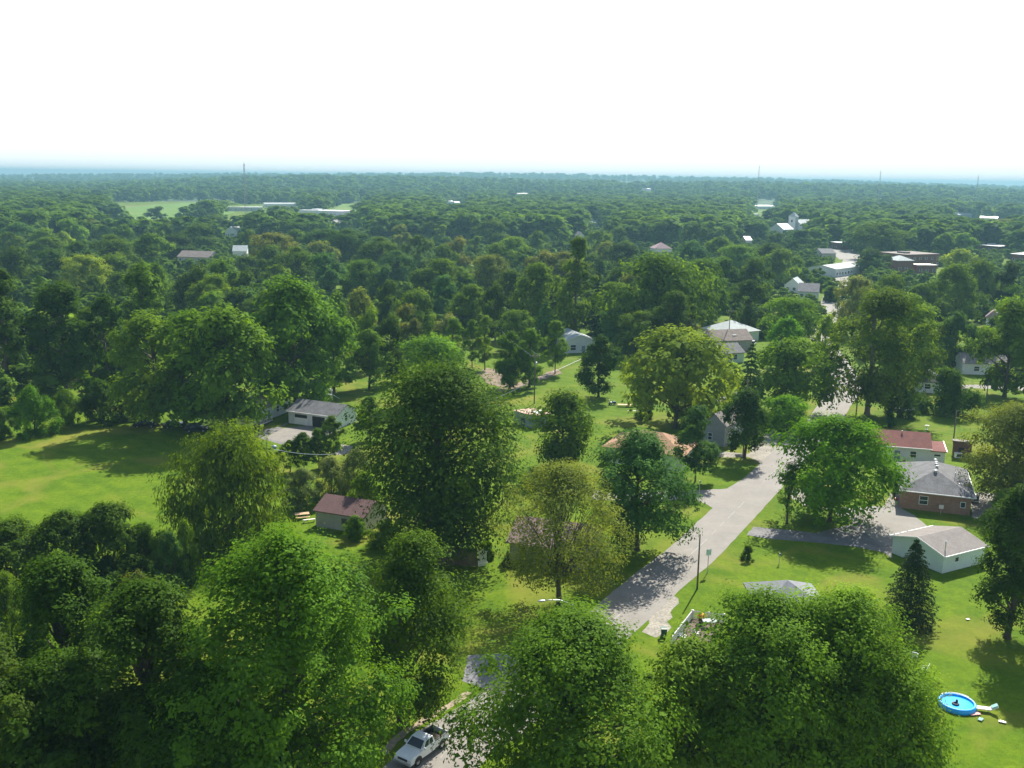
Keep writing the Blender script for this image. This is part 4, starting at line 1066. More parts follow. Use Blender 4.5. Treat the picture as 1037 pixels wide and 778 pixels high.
# shrubs and small trees near the field and the gardens: colour, left, right, top, ground, label
SHRUBS = [
 ('G', 12, 57, 391, (34, 441), 'round bright green shrub at the left end of the mown field'),
 ('M', 54, 84, 394, (69, 432), 'rounded shrub second from the left behind the mown field'),
 ('D', 82, 124, 384, (103, 428), 'dark shrub behind the mown field beside the parked cars'),
 ('M', 122, 150, 396, (136, 424), 'low shrub behind the dark cars at the field edge'),
 ('M', -12, 14, 414, (1, 446), 'shrub at the left edge of the photo behind the mown field'),
 ('D', -34, 62, 525, (12, 604), 'dark hedge shrub at the left edge below the mown field'),
 ('D', 24, 112, 517, (68, 596), 'dark hedge shrub below the mown field, second from the left edge'),
 ('D', 72, 154, 509, (112, 590), 'tall dark hedge shrub below the middle of the mown field'),
 ('M', 120, 172, 530, (148, 584), 'mid green shrub between the dark hedge and the willow'),
 ('M', -12, 34, 578, (10, 652), 'mid green shrub at the left edge above the dark foreground trees'),
 ('B', 24, 52, 590, (38, 660), 'bluish shrub beside the pointed dark tree at lower left'),
 ('B', 156, 190, 538, (173, 600), 'conical blue-green shrub beside the hedge at lower left'),
 ('R', 118, 168, 578, (144, 652), 'brownish shrub with dry leaves behind the lower left trees'),
 ('M', 176, 204, 526, (190, 590), 'mid green shrub right under the left side of the willow'),
 ('M', 280, 306, 446, (294, 478), 'dark green upright shrub leftmost below the garage drive'),
 ('D', 294, 320, 438, (308, 478), 'dark upright shrub in the middle of the row below the garage drive'),
 ('M', 310, 336, 434, (323, 476), 'taller green upright shrub right of the middle in the row below the garage drive'),
 ('M', 322, 350, 421, (336, 472), 'tallest upright shrub in front of the garage corner'),
 ('P', 286, 326, 474, (306, 514), 'pale leaved shrub nearest the willow in the pale shrub bank'),
 ('P', 318, 354, 462, (336, 506), 'pale leaved shrub behind the maroon roofed shed'),
 ('P', 342, 384, 454, (362, 500), 'pale leaved shrub beside the very large central tree'),
 ('L', 352, 392, 478, (370, 524), 'yellow-green shrub against the right end of the maroon roofed shed'),
 ('L', 348, 372, 522, (360, 546), 'low bright shrub in front of the maroon roofed shed'),
 ('L', 372, 412, 528, (392, 552), 'low bright shrub left of the wooden fence'),
 ('D', 484, 502, 548, (492, 566), 'small dark shrub beside the white fence post'),
 ('S', 508, 520, 558, (514, 574), 'small dark cone-shaped shrub by the house behind the olive tree'),
 ('S', 524, 536, 560, (530, 578), 'second small dark cone-shaped shrub by the house behind the olive tree'),
 ('M', 996, 1042, 496, (1018, 536), 'green shrub right of the brick house patio'),
 ('G', 998, 1012, 460, (1005, 474), 'small green shrub behind the brick house'),
 ('D', 692, 714, 412, (702, 436), 'dark shrub behind the slim twin-trunked tree'),
 ('D', 893, 925, 392, (910, 422), 'dark shrub under the right side of the great roadside tree'),
 ('M', 700, 716, 448, (708, 462), 'little shrub in front of the grey gabled house'),
 ('B', 896, 908, 418, (902, 434), 'small blue-green shrub behind the red roofed house'),
 ('D', 644, 664, 404, (654, 424), 'dark shrub under the broad yellow-green tree'),
 ('R', 940, 958, 345, (949, 364), 'brownish shrub between the two white houses at right'),
 ('M', 956, 966, 352, (961, 376), 'narrow shrub against the white house at right'),
 ('M', 414, 440, 536, (427, 560), 'shrub at the foot of the very large central tree'),
 ('D', 750, 764, 552, (757, 567), 'tiny dark shrub on the lawn below the driveway'),
]
for i, (col, xl, xr, yt, bp, label) in enumerate(SHRUBS):
    base = G(*bp)
    h = max(0.5, height_at(yt, (xl + xr) / 2, base))
    w = (xr - xl) * m_per_px(base)
    kind = 'cone' if 'cone-shaped' in label else 'bush' if 'upright' not in label else 'column'
    r = tree(base, h, w, kind, col, 300 + i % 14, 2 if xr - xl > 22 else 1, 'shrub', label, 'shrub', None, parts=('stems', 'foliage'))
    TREES.append((r, (xl + xr) / 2, (yt + bp[1]) / 2, xr - xl, yt, base.length, None))

# ------------------------------------------------------------------ the wood beyond: crowns read off the photo (centre px, top px, width px, height m, kind, colour)
MID = [
 (65, 208, 46, 15, 'round', 'M'), (104, 217, 32, 14, 'round', 'D'), (146, 222, 42, 13, 'round', 'L'), (158, 209, 22, 14, 'round', 'D'), (34, 199, 24, 15, 'oval', 'M'),
 (8, 211, 28, 15, 'round', 'D'), (18, 226, 40, 14, 'round', 'B'), (48, 240, 44, 12, 'round', 'M'), (80, 244, 34, 14, 'oval', 'D'), (112, 238, 46, 15, 'round', 'M'),
 (152, 236, 40, 15, 'round', 'M'), (14, 250, 40, 14, 'round', 'D'), (116, 256, 40, 13, 'round', 'L'), (152, 266, 42, 15, 'round', 'M'), (54, 252, 40, 12, 'round', 'D'),
 (184, 218, 22, 12, 'oval', 'D'), (198, 213, 9, 15, 'cone', 'S'), (216, 217, 30, 13, 'round', 'M'), (226, 203, 28, 12, 'round', 'L'), (204, 226, 36, 14, 'round', 'M'),
 (180, 236, 36, 13, 'round', 'D'), (256, 210, 30, 14, 'round', 'B'), (250, 232, 24, 12, 'round', 'M'), (274, 236, 50, 16, 'round', 'O'), (293, 205, 26, 12, 'round', 'D'),
 (286, 217, 34, 14, 'round', 'L'), (304, 222, 42, 14, 'round', 'M'), (328, 232, 44, 15, 'round', 'B'), (226, 262, 40, 15, 'round', 'M'), (246, 274, 36, 14, 'oval', 'D'),
 (196, 268, 40, 15, 'round', 'D'), (300, 250, 44, 15, 'round', 'M'), (330, 256, 40, 14, 'round', 'B'), (320, 212, 14, 12, 'oval', 'D'),
 (371, 203, 28, 16, 'oval', 'M'), (398, 207, 34, 17, 'oval', 'L'), (352, 232, 48, 16, 'round', 'D'), (384, 240, 44, 15, 'round', 'M'), (440, 198, 40, 13, 'round', 'O'),
 (448, 214, 26, 15, 'round', 'D'), (472, 220, 26, 15, 'cone', 'B'), (424, 238, 30, 16, 'oval', 'M'), (462, 240, 32, 15, 'round', 'O'), (450, 248, 30, 13, 'round', 'M'),
 (500, 222, 36, 16, 'round', 'M'), (490, 200, 30, 14, 'round', 'L'), (394, 284, 28, 12, 'round', 'D'), (362, 292, 34, 13, 'round', 'O'), (448, 262, 52, 14, 'round', 'M'),
 (505, 246, 36, 13, 'round', 'L'), (496, 258, 48, 14, 'round', 'O'), (478, 288, 44, 12, 'round', 'M'), (502, 286, 28, 14, 'oval', 'D'), (424, 292, 40, 12, 'round', 'L'),
 (452, 318, 30, 10, 'round', 'P'), (372, 310, 32, 13, 'round', 'L'), (396, 318, 30, 13, 'oval', 'D'), (412, 308, 28, 12, 'oval', 'R'), (340, 296, 26, 14, 'oval', 'M'),
 (548, 190, 24, 14, 'round', 'L'), (570, 192, 26, 15, 'round', 'D'), (534, 200, 40, 16, 'round', 'M'), (600, 190, 34, 15, 'round', 'M'), (628, 188, 42, 16, 'round', 'M'),
 (592, 202, 36, 15, 'round', 'L'), (556, 212, 46, 16, 'round', 'M'), (636, 202, 40, 15, 'round', 'B'), (664, 204, 48, 16, 'round', 'M'), (612, 214, 28, 13, 'round', 'D'),
 (580, 218, 40, 14, 'round', 'M'), (640, 222, 42, 15, 'round', 'M'), (520, 240, 42, 15, 'round', 'L'), (548, 254, 40, 14, 'round', 'O'), (546, 266, 54, 18, 'round', 'M'),
 (606, 236, 40, 15, 'round', 'B'), (634, 244, 36, 14, 'round', 'D'), (650, 260, 30, 12, 'round', 'B'),
 (686, 192, 24, 14, 'round', 'L'), (706, 198, 40, 16, 'round', 'M'), (742, 200, 44, 16, 'round', 'M'), (708, 216, 46, 16, 'round', 'D'), (742, 218, 34, 14, 'round', 'B'),
 (786, 206, 26, 14, 'round', 'B'), (784, 228, 34, 12, 'round', 'D'), (806, 228, 46, 14, 'round', 'M'), (836, 214, 40, 14, 'round', 'M'), (820, 208, 30, 14, 'round', 'D'),
 (730, 240, 40, 14, 'round', 'M'), (700, 244, 36, 14, 'round', 'B'), (748, 248, 46, 16, 'round', 'L'), (780, 246, 40, 15, 'round', 'D'), (818, 248, 44, 15, 'round', 'M'),
 (712, 262, 50, 17, 'round', 'M'), (788, 274, 46, 16, 'round', 'Y'), (814, 278, 40, 15, 'round', 'M'), (846, 268, 46, 15, 'oval', 'M'), (838, 318, 26, 14, 'round', 'Y'),
 (868, 280, 44, 15, 'round', 'P'), (896, 226, 52, 18, 'spread', 'M'), (884, 252, 36, 13, 'round', 'D'), (886, 210, 30, 14, 'round', 'B'), (908, 214, 26, 13, 'round', 'M'),
 (968, 220, 38, 15, 'round', 'M'), (1020, 222, 42, 15, 'round', 'O'), (976, 236, 30, 13, 'oval', 'L'), (946, 254, 40, 14, 'round', 'M'), (972, 252, 36, 14, 'round', 'Y'),
 (1016, 250, 36, 16, 'round', 'D'), (906, 276, 34, 13, 'round', 'L'), (934, 262, 46, 16, 'round', 'D'), (972, 268, 56, 16, 'round', 'M'), (1024, 266, 34, 16, 'oval', 'S'),
 (1028, 300, 36, 14, 'round', 'L'), (972, 316, 34, 13, 'round', 'B'), (996, 262, 36, 15, 'round', 'M'), (930, 232, 24, 12, 'round', 'L'), (950, 222, 22, 12, 'round', 'D'),
 (734, 262, 34, 15, 'oval', 'D'), (764, 262, 34, 15, 'round', 'D'), (696, 274, 30, 15, 'round', 'M'), (790, 252, 38, 15, 'round', 'M'),
]
AUTO = []      # trees whose label is written from what stands round them
def forest_tree(xc, yt, wpx, h, kind, col):
    d = ray(xc, yt)
    k = (h - CAM_H) / d.z
    base = Vector((d.x * k, d.y * k, 0))
    w = wpx * m_per_px(base + Vector((0, 0, h * .6)))
    det = 2 if wpx > 40 else 1 if wpx > 17 else 0
    seed = 400 + (random.randrange(9) if det == 2 else random.randrange(8) if det == 1 else random.randrange(6))
    nm = 'conifer_tree' if kind == 'cone' else 'broadleaf_tree'
    r = tree(base, h, w, kind, col, seed, det, nm, None, 'tree', 'trees of the town wood')
    yb = proj(base)[1]
    rec = (r, xc, (yt + yb) / 2, wpx, yt, base.length, (h, w, kind, col))
    TREES.append(rec); AUTO.append(rec)
    return rec
def covers(xc, yt, wpx, h):
    d = ray(xc, yt); k = (h - CAM_H) / d.z
    base = Vector((d.x * k, d.y * k, 0)); by = proj(base)[1]
    return any(base.length < kd + 8 and xc + wpx * .36 > x0 and xc - wpx * .36 < x1 and yt < y1 - 2 and by > y0 + 1 for (x0, x1, y0, y1, kd) in KEEP)
for t_ in MID:
    for f_ in (1.32, 1.2, 1.08, .96, .84):
        if not covers(t_[0], t_[1], t_[2], t_[3] * f_):
            forest_tree(t_[0], t_[1], t_[2], t_[3] * f_, t_[4], t_[5]); break

# the rest of the near wood: spread over the ground between the trees above, leaving the clearings open
rf = random.Random(21)
OPEN = [[(108, 222), (120, 206), (240, 204), (236, 218), (170, 226)], [(330, 206), (370, 203), (366, 232), (332, 232)], [(836, 232), (876, 228), (876, 276), (842, 282)], [(480, 366), (600, 352), (600, 400), (480, 396)],
        [(626, 184), (654, 184), (654, 190), (626, 190)], [(982, 209), (1050, 211), (1050, 219), (982, 219)], [(816, 334), (842, 334), (842, 370), (816, 370)]]
def inside(x, y, poly):
    c = False
    for i in range(len(poly)):
        (x1, y1), (x2, y2) = poly[i], poly[i - 1]
        if (y1 > y) != (y2 > y) and x < (x2 - x1) * (y - y1) / (y2 - y1) + x1: c = not c
    return c
def road_y(y): return float(np.interp(y, [228, 240, 252, 272, 300, 332, 352], [866, 867, 863, 858, 843, 827, 833]))
placed = [(t[1], t[4], t[3], t[5]) for t in TREES if t[4] < 400]
def try_tree(xc, yt, h, wfac, kind, col):
    d = ray(xc, yt)
    if d.z > -0.012: return False
    k = (h - CAM_H) / d.z
    base = Vector((d.x * k, d.y * k, 0)); dist = base.length
    bx, by, dep = proj(base)
    if by > 384 or dist > 1150: return False
    wpx = h * wfac * FPX / dep
    if any(inside(bx, by, p) for p in OPEN): return False
    if (226 < by < 272 or 336 < by < 356) and abs(bx - road_y(by)) < 4 + 6000 / dep * 1.0: return False
    for (x0, x1, y0, y1, kd) in KEEP:
        if dist < kd + 12 and xc + wpx * .42 > x0 and xc - wpx * .42 < x1 and yt < y1 and by > y0: return False
        if abs(dist - kd) < 14 and xc + wpx * .4 > x0 and xc - wpx * .4 < x1: return False
    hp = by - yt
    for (x, y, w, dd) in placed:
        s = (wpx + w) / 2
        if ((xc - x) / (.56 * s)) ** 2 + ((yt - y) / (.30 * max(hp, 8))) ** 2 < 1: return False
        if abs(dd - dist) < 7 and abs(xc - x) < .4 * s: return False
    rec = forest_tree(xc, yt, wpx, h, kind, col)
    placed.append((xc, yt, wpx, dist))
    return True
n_fill = 0
for attempt in range(30000):
    if n_fill >= 170: break
    yt = 186 + 150 * rf.random() ** 1.25
    xc = rf.uniform(-25, 1062)
    if xc > 480 and yt > 345: continue
    h = rf.choice([12, 14, 16, 17, 18, 20, 21])
    kind = rf.choices(['round', 'oval', 'spread', 'cone'], [6, 3, 1, .5])[0]
    col = rf.choices(['D', 'M', 'L', 'O', 'B', 'Y', 'S'], [5, 8, 4, 1.6, 3, .8, .6])[0]
    wf = {'round': rf.uniform(.85, 1.15), 'oval': rf.uniform(.62, .8), 'spread': rf.uniform(1.0, 1.25), 'cone': rf.uniform(.4, .5)}[kind]
    n_fill += try_tree(xc, yt, h, wf, kind, col)

# labels from what stands round each tree
LAND = [(324, 212, 'the white school'), (250, 208, 'the grey block'), (804, 222, 'the white church'), (786, 226, 'the church gable'), (774, 206, 'the bright warehouse'), (846, 246, 'the filling station'),
        (862, 268, 'the grey hall'), (934, 250, 'the brick building'), (1000, 246, 'the flat white roof'), (1001, 216, 'the white barn'), (588, 344, 'the gable house'), (752, 326, 'the pale hip roof'),
        (736, 342, 'the brown roof'), (672, 250, 'the pink roof'), (460, 201, 'the bright buildings'), (166, 213, 'the school field'), (247, 190, 'the lattice mast'), (326, 412, 'the white garage'), (196, 256, 'the farm house'),
        (234, 234, 'the white gabled barn'), (60, 300, 'the mown field'), (150, 340, 'the field clump'), (300, 330, 'the garage tree'), (584, 290, 'the tall upright tree'), (662, 290, 'the huge tree'), (880, 300, 'the great roadside tree'),
        (978, 360, 'the white cottage'), (818, 290, 'the town gables'), (1015, 330, 'the dark roof'), (603, 226, 'the white house side'), (640, 187, 'the distant meadow'), (20, 190, 'the far left wood'),
        (491, 345, 'the orchard row'), (420, 345, 'the giant central tree'), (529, 197, 'the pale farm roof'), (588, 242, 'the pale gable end')]
CW = {'D': 'dark green', 'M': 'mid green', 'L': 'light green', 'Y': 'yellow-green', 'O': 'olive', 'B': 'bluish green', 'S': 'blackish green', 'P': 'pale', 'R': 'brownish'}
KW = {'round': 'round tree', 'oval': 'upright tree', 'spread': 'spreading tree', 'cone': 'conifer', 'sparse': 'thin tree', 'column': 'slim tree', 'bush': 'bush'}
ORD = ['leftmost', 'second from left', 'third from left', 'fourth from left', 'fifth from left', 'sixth from left', 'seventh from left', 'eighth from left', 'ninth from left']
NUM = ['', 'one', 'two', 'three', 'four', 'five', 'six', 'seven', 'eight', 'nine']
buckets = {}
for rec in AUTO:
    r, xc, ycn, wpx, yt, dist, (h, w, kind, col) = rec
    cx, cyy = xc, yt + 6
    lx, ly, txt = min(LAND, key=lambda q: (q[0] - cx) ** 2 + ((q[1] - cyy) * 1.8) ** 2)
    dx, dy = cx - lx, cyy - ly
    if abs(dx) < 14: rel = 'straight beyond' if dy < 0 else 'straight below'
    elif abs(dy) < 9: rel = 'left of' if dx < 0 else 'right of'
    else: rel = ('beyond, left of' if dx < 0 else 'beyond, right of') if dy < 0 else ('below, left of' if dx < 0 else 'below, right of')
    key = '%s %s %s %s' % (CW[col], KW[kind], rel, txt)
    buckets.setdefault(key, []).append(rec)
for key, rs in buckets.items():
    rs.sort(key=lambda q: q[1])
    for i, q in enumerate(rs):
        if len(rs) == 1: lab = key
        elif len(rs) == 2: lab = ('left' if i == 0 else 'right') + ' one of two: ' + key
        else: lab = (ORD[i] if i < len(rs) - 1 else 'rightmost') + ' of ' + NUM[min(len(rs), 9)] + ': ' + key
        q[0]['label'] = lab

# ------------------------------------------------------------------ the far woods, out to the hills, one mass
def far_woods():
    rng = np.random.default_rng(5)
    protos = []
    for k in range(8):
        V, nf, T, _ = crown_arrays('round' if k % 3 else 'oval', 900 + k, 300)
        protos.append((V.reshape(-1, 4, 3), T, PROFILE['round' if k % 3 else 'oval'][3]))
    fields = [[(100, 224), (112, 205), (240, 203), (240, 218), (170, 227)], [(326, 212), (372, 203), (372, 232), (326, 232)], [(626, 184.6), (654, 185), (654, 190), (626, 190)], [(980, 210), (1060, 212), (1060, 219), (980, 219)],
              [(226, 207), (304, 207), (304, 222), (226, 222)], [(762, 203), (788, 203), (788, 214), (762, 214)]]
    Vs, Ts, Cs = [], [], []
    keep = [k for k in KEEP if k[4] > 500]
    n = 0
    for i in range(19500):
        az = math.radians(rng.uniform(-38, 38))
        d = math.exp(rng.uniform(math.log(760), math.log(7200)))
        if d < 1000 and rng.random() < .3: continue
        P = Vector((d * math.sin(az), d * math.cos(az), 0)); P.z = terrain(P.x, P.y)
        px, py, dep = proj(P)
        if not (-220 < px < 1260): continue
        if any(inside(px, py, f) for f in fields): continue
        h = rng.uniform(14, 23)
        tx, ty, _ = proj(P + Vector((0, 0, h)))
        w = h * rng.uniform(.95, 1.55)
        wp = w * .42 * FPX / dep
        if any(d < k[4] + 15 and px + wp > k[0] and px - wp < k[1] and ty < k[3] and py > k[2] - 1 for k in keep): continue
        if 800 < d and 860 < px < 873 and d < 1150: continue
        Q, T, asp = protos[rng.integers(8)]
        a = rng.uniform(0, 6.28)
        R = np.array([[math.cos(a), math.sin(a), 0], [-math.sin(a), math.cos(a), 0], [0, 0, 1]])
        m = 300 if d < 1300 else 170 if d < 2600 else 75
        q = Q[:m] * np.array([w / asp, w / asp, h])
        if m < 300:
            c = q.mean(1, keepdims=True); q = c + (q - c) * math.sqrt(300 / m)
        Vs.append((q @ R + np.array([P.x, P.y, P.z])).reshape(-1, 3)); Ts.append(np.clip(T[:m] * .6 + rng.normal() * .22 + .1, 0, 1))
        n += 1
    # lower trees and undergrowth that close the near wood between its tall crowns
    WOOD = [(-260, 470), (-80, 436), (20, 424), (62, 416), (118, 408), (150, 398), (200, 392), (250, 398), (335, 394), (352, 378), (440, 352), (480, 340), (505, 332), (560, 333), (620, 342), (690, 328), (735, 318), (765, 348), (815, 338), (845, 312), (880, 314), (930, 326), (1000, 328), (1290, 345), (1290, 190), (-260, 186)]
    for i in range(10500):
        az = math.radians(rng.uniform(-38, 38))
        d = math.sqrt(rng.uniform(165 ** 2, 1000 ** 2))
        P = Vector((d * math.sin(az), d * math.cos(az), 0))
        px, py, dep = proj(P)
        if not (-240 < px < 1280) or not inside(px, py, WOOD): continue
        if any(inside(px, py, f) for f in fields) or any(inside(px, py, f) for f in OPEN): continue
        if (226 < py < 290 or 330 < py < 356) and abs(px - road_y(py)) < 3 + 5600 / dep: continue
        h = rng.uniform(3.0, 7.0)
        w = h * rng.uniform(1.0, 1.4)
        ty = proj(P + Vector((0, 0, h)))[1]; wp = w * .5 * FPX / dep
        if any(d < k[4] + 16 and px + wp > k[0] and px - wp < k[1] and ty < k[3] and py > k[2] - 1 for k in KEEP): continue
        Q, T, asp = protos[rng.integers(8)]
        a = rng.uniform(0, 6.28)
        R = np.array([[math.cos(a), math.sin(a), 0], [-math.sin(a), math.cos(a), 0], [0, 0, 1]])
        q = Q * np.array([w / asp, w / asp, h * 1.05]) - np.array([0, 0, h * .08])
        Vs.append((q @ R + np.array([P.x, P.y, 0])).reshape(-1, 3)); Ts.append(np.clip(T * .6 + rng.normal() * .25 + .1, 0, 1))
    V = np.concatenate(Vs); T = np.concatenate(Ts)
    me = quads_mesh('far_woods', V, len(T), M['leaf'], T)
    o = link('far_woods', me, None, (0.090, 0.180, 0.024, 1))
    tag(o, kind='stuff')
far_woods()

# ------------------------------------------------------------------ vehicles
def wheel(root, x, y, r, w, rim=True):
    side = 1 if y > 0 else -1
    t = MB()
    prof = [(r * .62, -w / 2), (r * .92, -w / 2), (r, -w * .32), (r, w * .32), (r * .92, w / 2), (r * .62, w / 2)]
    b = len(t.v); n = 20
    for rr_, yy in prof:
        for k in range(n):
            a = 2 * math.pi * k / n
            t.v.append((x + rr_ * math.cos(a), y + yy, r + rr_ * math.sin(a)))
    for i in range(len(prof)):
        for k in range(n):
            j = (i + 1) % len(prof)
            t.f.append((b + i * n + k, b + j * n + k, b + j * n + (k + 1) % n, b + i * n + (k + 1) % n))
    wo = t.build('wheel', M['rubber'], root)
    rmb = MB()
    yo = y + side * w * .32
    rmb.prism([(x + r * .61 * math.cos(2 * math.pi * k / 16), r + r * .61 * math.sin(2 * math.pi * k / 16)) for k in range(16)], 'y', yo - .02, yo + .02)
    rmb.prism([(x + r * .2 * math.cos(2 * math.pi * k / 10), r + r * .2 * math.sin(2 * math.pi * k / 10)) for k in range(10)], 'y', yo - .05 , yo + .05)
    rmb.build('rim', M['rim'], wo)

def pickup(loc, rz, label):
    root = empty('pickup_truck', loc, rz)      # +x is forward
    tag(root, label, 'pickup truck')
    hw = .96
    # body sides as one shell: nose, cab floor and cargo bed
    b = MB()
    b.prism([(-2.75, .52), (-2.75, 1.12), (-2.70, 1.20), (-.75, 1.20), (-.75, .52)], 'y', hw - .14, hw)        # bed side
    b.prism([(-2.75, .52), (-2.75, 1.12), (-2.70, 1.20), (-.75, 1.20), (-.75, .52)], 'y', -hw, -hw + .14)
    b.box(-2.75, -.75, -hw + .14, hw - .14, .52, .70)                          # bed floor
    b.box(-.85, -.75, -hw + .14, hw - .14, .70, 1.24)                          # front bed wall
    b.prism([(-.75, .42), (-.75, 1.22), (.92, 1.22), (1.1, 1.16), (2.2, 1.04), (2.52, .92), (2.60, .72), (2.58, .45)], 'y', -hw, hw)   # cab base and nose
    b.build('body', M['car_white'], root, bevel=.05)
    for y in (-1, 1):
        for xx in (-1.75, 1.62):
            n = 12; fl = MB()
            pr_ = [(xx + .52 * math.cos(math.pi * k / n), .45 + .50 * math.sin(math.pi * k / n)) for k in range(n + 1)]
            fl.prism(pr_, 'y', y * (hw + .006) if y > 0 else -(hw + .012), (hw + .012) if y > 0 else -(hw + .006))
            fl.build('wheel_arch', M['plastic_dark'], root)
    cab = MB()
    zb, zt, tw = 1.215, 1.80, .78
    pts = [(-.72, -hw + .02, zb), (1.12, -hw + .02, zb), (1.12, hw - .02, zb), (-.72, hw - .02, zb), (-.58, -tw, zt), (.38, -tw, zt), (.38, tw, zt), (-.58, tw, zt)]
    cab.poly(pts, [(3, 2, 1, 0), (4, 5, 6, 7), (0, 1, 5, 4), (1, 2, 6, 5), (2, 3, 7, 6), (3, 0, 4, 7)])
    cab.build('cab', M['car_white'], root, bevel=.05)
    def panel(name, quad, m, off, shrink=.0):
        a, b_, c, d = [Vector(q) for q in quad]
        n = (b_ - a).cross(d - a).normalized()
        mbp = MB(); P = [q + n * off for q in (a, b_, c, d)]; Q = [q - n * .02 for q in (a, b_, c, d)]
        mbp.poly(P + Q, [(0, 1, 2, 3), (7, 6, 5, 4), (0, 4, 5, 1), (1, 5, 6, 2), (2, 6, 7, 3), (3, 7, 4, 0)])
        return mbp.build(name, m, root)
    def lerp(p, q, t): return tuple(a + (c - a) * t for a, c in zip(p, q))
    def sub(quad, u0, u1, v0, v1):
        a, b_, c, d = quad
        f = lambda u, v: lerp(lerp(a, b_, u), lerp(d, c, u), v)
        return [f(u0, v0), f(u1, v0), f(u1, v1), f(u0, v1)]
    panel('windshield', sub([pts[1], pts[2], pts[6], pts[5]], .08, .92, .08, .90), M['glass'], .012)
    panel('rear_window', sub([pts[3], pts[0], pts[4], pts[7]], .12, .88, .25, .88), M['glass'], .012)
    for qd in ([pts[0], pts[1], pts[5], pts[4]], [pts[2], pts[3], pts[7], pts[6]]):
        u = (.12, .44, .50, .86) if qd[0][1] < 0 else (.14, .50, .56, .88)
        panel('side_window', sub(qd, u[0], u[1], .12, .86), M['glass'], .012)
        panel('side_window', sub(qd, u[2], u[3], .12, .86), M['glass'], .012)
    for y in (-1, 1):
        panel_y = y * (hw + .004)
        d = MB(); d.box(-.62, .86, min(panel_y, y * (hw - .02)), max(panel_y, y * (hw - .02)), .58, 1.17); do = d.build('door', M['car_white'], root)
        MB().box(-.55, -.36, min(y * (hw + .03), panel_y), max(y * (hw + .03), panel_y), .98, 1.04).build('handle', M['plastic_dark'], do)
        MB().box(.78, .92, min(y * (hw + .26), y * (hw + .02)), max(y * (hw + .26), y * (hw + .02)), 1.20, 1.42).build('mirror', M['car_white'], root, bevel=.02)
        MB().box(2.44, 2.575, min(y * .55, y * .92), max(y * .55, y * .92), .74, .92).build('headlight', M['lamp'], root, bevel=.03)
        MB().box(-2.77, -2.70, min(y * .80, y * .955), max(y * .80, y * .955), .78, 1.10).build('tail_light', M['red_lamp'], root)
    g = MB().box(2.56, 2.615, -.52, .52, .72, .90).build('grille', M['plastic_dark'], root)
    MB().box(2.52, 2.72, -.95, .95, .42, .64).build('front_bumper', M['metal'], root, bevel=.04)
    MB().box(-2.90, -2.76, -.92, .92, .46, .64).build('rear_bumper', M['metal'], root, bevel=.03)
    MB().box(-2.76, -2.66, -.80, .80, .66, 1.19).build('tailgate', M['car_white'], root, bevel=.02)
    MB().box(-2.64, -.87, -hw + .16, hw - .16, .702, .74).build('bed_liner', M['plastic_dark'], root)
    for y in (-1, 1): MB().box(-2.64, -.87, min(y * (hw - .16), y * (hw - .143)), max(y * (hw - .16), y * (hw - .143)), .745, 1.19).build('bed_liner', M['plastic_dark'], root)
    MB().box(-.868, -.853, -hw + .17, hw - .17, .745, 1.23).build('bed_liner', M['plastic_dark'], root)
    rr_ = random.Random(6)
    ld = MB()
    for i in range(7): ld.tube([(-2.4 + rr_.random() * .3, -.6 + i * .18, .80 + .05 * (i % 2)), (-1.1 + rr_.random() * .2, -.55 + i * .17 + rr_.uniform(-.15, .15), .86)], .06, 6)
    ld.build('cargo', M['wood'], root)
    rl = MB()
    for y in (-1, 1): rl.box(-2.72, -.78, min(y * (hw - .15), y * (hw + .004)), max(y * (hw - .15), y * (hw + .004)), 1.203, 1.25)
    rl.build('bed_rail', M['plastic_dark'], root)
    for x in (-1.75, 1.62):
        for y in (-.86, .86): wheel(root, x, y, .39, .25)
    return root

def car(loc, rz, label, paint, group=None, van=False, s=1.0):
    root = empty('parked_car', loc, rz)
    tag(root, label, 'car', group)
    hw = .88
    b = MB()
    b.prism([(-2.2, .35), (-2.22, .85), (-1.9, .98), (-1.2, 1.0), (1.05, .98), (2.0, .82), (2.22, .62), (2.2, .35)], 'y', -hw, hw)
    b.build('body', paint, root, bevel=.06)
    zb, zt = .985, 1.62 if van else 1.42
    x0, x1, x2, x3 = (-2.0, -1.75, .55, 1.25) if van else (-1.55, -.85, .35, 1.1)
    pts = [(x0, -hw + .05, zb), (x3, -hw + .05, zb), (x3, hw - .05, zb), (x0, hw - .05, zb), (x1, -.62, zt), (x2, -.62, zt), (x2, .62, zt), (x1, .62, zt)]
    MB().poly(pts, [(3, 2, 1, 0), (4, 5, 6, 7), (0, 1, 5, 4), (1, 2, 6, 5), (2, 3, 7, 6), (3, 0, 4, 7)]).build('cabin_windows', M['glass'], root)
    rp = [(x1 + .02, -.63, zt - .02), (x2 - .02, -.63, zt - .02), (x2 - .02, .63, zt - .02), (x1 + .02, .63, zt - .02)]
    MB().poly(rp + [(x, y * .94, z + .06) for x, y, z in rp], [(3, 2, 1, 0), (4, 5, 6, 7), (0, 1, 5, 4), (1, 2, 6, 5), (2, 3, 7, 6), (3, 0, 4, 7)]).build('roof', paint, root)
    for y in (-1, 1):
        MB().box(2.10, 2.235, min(y * .5, y * .84), max(y * .5, y * .84), .58, .72).build('headlight', M['lamp'], root, bevel=.02)
        MB().box(-2.245, -2.17, min(y * .5, y * .84), max(y * .5, y * .84), .66, .82).build('tail_light', M['red_lamp'], root)
    for x in (-1.35, 1.35):
        for y in (-.78, .78): wheel(root, x, y, .32, .2)
    root.scale = (s, s, s)
    return root

